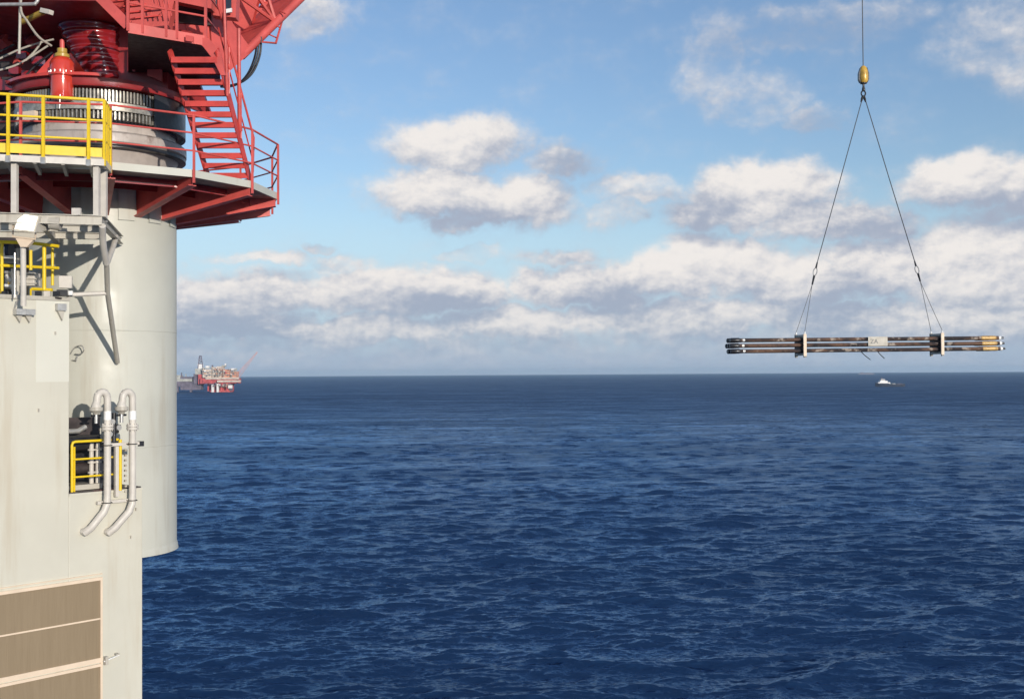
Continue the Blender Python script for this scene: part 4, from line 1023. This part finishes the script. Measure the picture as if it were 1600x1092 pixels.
# flare boom
fb_ = MB()
fa_, fe = P(371, 586, YG), P(402, 550, YG)
for dx, dz in ((0, 0), (4, -8), (0, 7)):
    fb_.tube([fa_+Vector((dx, dx, dz)), fe+Vector((dx*.2, 0, dz*.15))], .45, 5)
for k in range(12):
    a_ = lerp(fa_, fe, k/12); b2 = lerp(fa_, fe, (k+1)/12); w_ = lerp(1, .15, k/12)
    fb_.tube([a_+Vector((4*w_, 0, -8*w_)), b2+Vector((0, 0, 7*w_))], .3, 4); fb_.tube([a_+Vector((0, 0, 7*w_)), b2+Vector((4*w_, 0, -8*w_))], .3, 4)
fb_.build('flare_boom', M['r_pink'], rg_)
# neighbouring lower structure at the far left
r2 = thing('wellhead_platform', P(290, 611, YG), 'low grey-green platform linked to the red one, partly hidden by the pedestal', 'oil platform')
for nm, mt, bx in (('deck', 'r_grey', (268, 303, 592, 596, 10, 40)), ('module', 'r_grey', (270, 284, 586, 592, 10, 30)), ('module', 'r_dark', (284, 303, 588.5, 592, 10, 30)), ('underdeck', 'r_dark', (270, 306, 596, 604, 12, 40)), ('leg', 'r_dark', (276, 279, 603, 612.5, 0, 8)), ('leg', 'r_dark', (297, 300, 603, 612.5, 0, 8)), ('bridge', 'r_dark', (300, 318, 598, 600.5, 0, 6)), ('small_tower', 'r_dark', (283, 284.2, 582, 588, 0, 3)), ('crane_post', 'r_grey', (290, 291, 584, 589, 0, 3)), ('lower_block', 'r_dark', (284, 316, 600, 609, 6, 30))):
    rbox(MB(), *bx)
    mb = MB(); rbox(mb, *bx); mb.build(nm, M[mt], r2)

# ------------------------------------------------------------------ supply vessel
YV = 3500.; vm_ = YV/F
sv = thing('supply_vessel', P(1390, 604, YV), 'small supply ship with dark hull and white bridge, sailing left below the lifted pipes', 'ship')
v0 = P(1390, 604, YV); v0.z = 0
def vb(xa, xb, h0, h1, half, name, mt):
    mb = MB(); mb.box((v0.x+(xa+xb)/2*vm_, v0.y, (h0+h1)/2), (xb-xa)*vm_, half*2, h1-h0); return mb.build(name, M[mt], sv)
# hull: pointed bow left, raised foredeck, low aft deck
def hull_ring(x, half, zt, zb): return [(v0.x+x*vm_, v0.y-half, zt), (v0.x+x*vm_, v0.y-half*.8, zb), (v0.x+x*vm_, v0.y+half*.8, zb), (v0.x+x*vm_, v0.y+half, zt)]
st_ = [(-22.5, .4, 12, 2), (-19, 5, 11.5, -1), (-14, 8.5, 10.6, -1), (-8, 9.5, 10, -1), (-2, 9.5, 10, -1), (-1.6, 9.5, 8.4, -1), (10, 9.5, 8.0, -1), (21, 9.3, 8.2, -1), (23, 8.5, 8.8, 1)]
hb_ = MB(); vs = []; 
for q in st_: vs += hull_ring(*q)
fs = []
for i in range(len(st_)-1):
    for j in range(4): fs.append((i*4+j, i*4+(j+1) % 4, (i+1)*4+(j+1) % 4, (i+1)*4+j))
fs += [(0, 1, 2, 3), tuple(len(vs)-4+j for j in range(4))[::-1]]
hb_.add(vs, fs); hb_.build('hull', M['navy'], sv)
vb(-19, -1.8, 10.2, 13.5, 7.5, 'foredeck_house', 'r_white'); vb(-16, -4, 13.5, 18, 7, 'accommodation', 'r_white'); vb(-14.5, -8, 18, 23, 6, 'bridge', 'r_white')
vb(-14.7, -7.8, 20.2, 21.8, 6.2, 'bridge_windows', 'glassdark'); vb(-3, 0.2, 8.5, 13.5, 6, 'aft_house', 'r_white')
vb(-12.5, -11.5, 23, 29, .8, 'mast', 'r_dark'); vb(-13.5, -10.5, 25, 25.8, 2.5, 'radar', 'r_dark'); vb(-5.5, -4, 17, 20, 2, 'funnel', 'navy')
vb(3, 8, 8.0, 10.0, 7.0, 'deck_cargo', 'r_grey'); vb(11, 19, 8.0, 9.4, 6.0, 'deck_cargo', 'r_dark')
wk_ = MB()
vs = []
rng = random.Random(3)
N_ = 26
for i in range(N_+1):
    x = v0.x+(22+i*2.6)*vm_; w_ = 3+i*.55+rng.uniform(-1, 1); 
    vs += [(x, v0.y-w_+i*.6, 1.7), (x, v0.y+w_+i*.6, 1.7)]
fs = [(2*i, 2*i+2, 2*i+3, 2*i+1) for i in range(N_)]
wk_.add(vs, fs)
m = bpy.data.materials.new('wake_foam'); m.use_nodes = True
t = NT(m.node_tree); b = t.n['Principled BSDF']; o = t.n.new('ShaderNodeTexCoord').outputs['Object']
b.inputs['Base Color'].default_value = (.45, .50, .56, 1); b.inputs['Roughness'].default_value = .8
al = t.smooth(t.noise(o, .12, 5, .6), .42, .6, .1, .9); t.l.new(al, b.inputs['Alpha'])
tag(wk_.build('wake', m), 'thin streak of white wake foam trailing right from the supply ship', 'wake', kind='stuff')
fsv = thing('distant_ship', P(1353, 577.5, 14000), 'faint dark ship far off on the horizon above the supply ship', 'ship')
q = P(1353, 577, 14000)
MB().box((q.x, q.y, 6), 190, 20, 14).build('hull', M['r_dark'], fsv)
MB().box((q.x-50, q.y, 19), 34, 16, 16).build('superstructure', M['r_dark'], fsv)
MB().box((q.x+30, q.y, 16), 60, 14, 8).build('cargo', M['r_dark'], fsv)

hz_b = MB().box((0, 0, 56), 52000, 52000, 114).build('haze', bpy.data.materials.new('haze_air'))
hm = bpy.data.materials['haze_air']; hm.use_nodes = True; t = NT(hm.node_tree); t.n.clear()
pvn = t.n.new('ShaderNodeVolumePrincipled'); pvn.inputs['Color'].default_value = (.58, .80, 1, 1); pvn.inputs['Density'].default_value = 3.2e-5
ho = t.n.new('ShaderNodeOutputMaterial'); t.l.new(pvn.outputs[0], ho.inputs['Volume'])
hz_b['kind'] = 'stuff'; hz_b['label'] = 'thin pale sea haze'
for ob in bpy.data.objects:
    if '_o' in ob: del ob['_o']
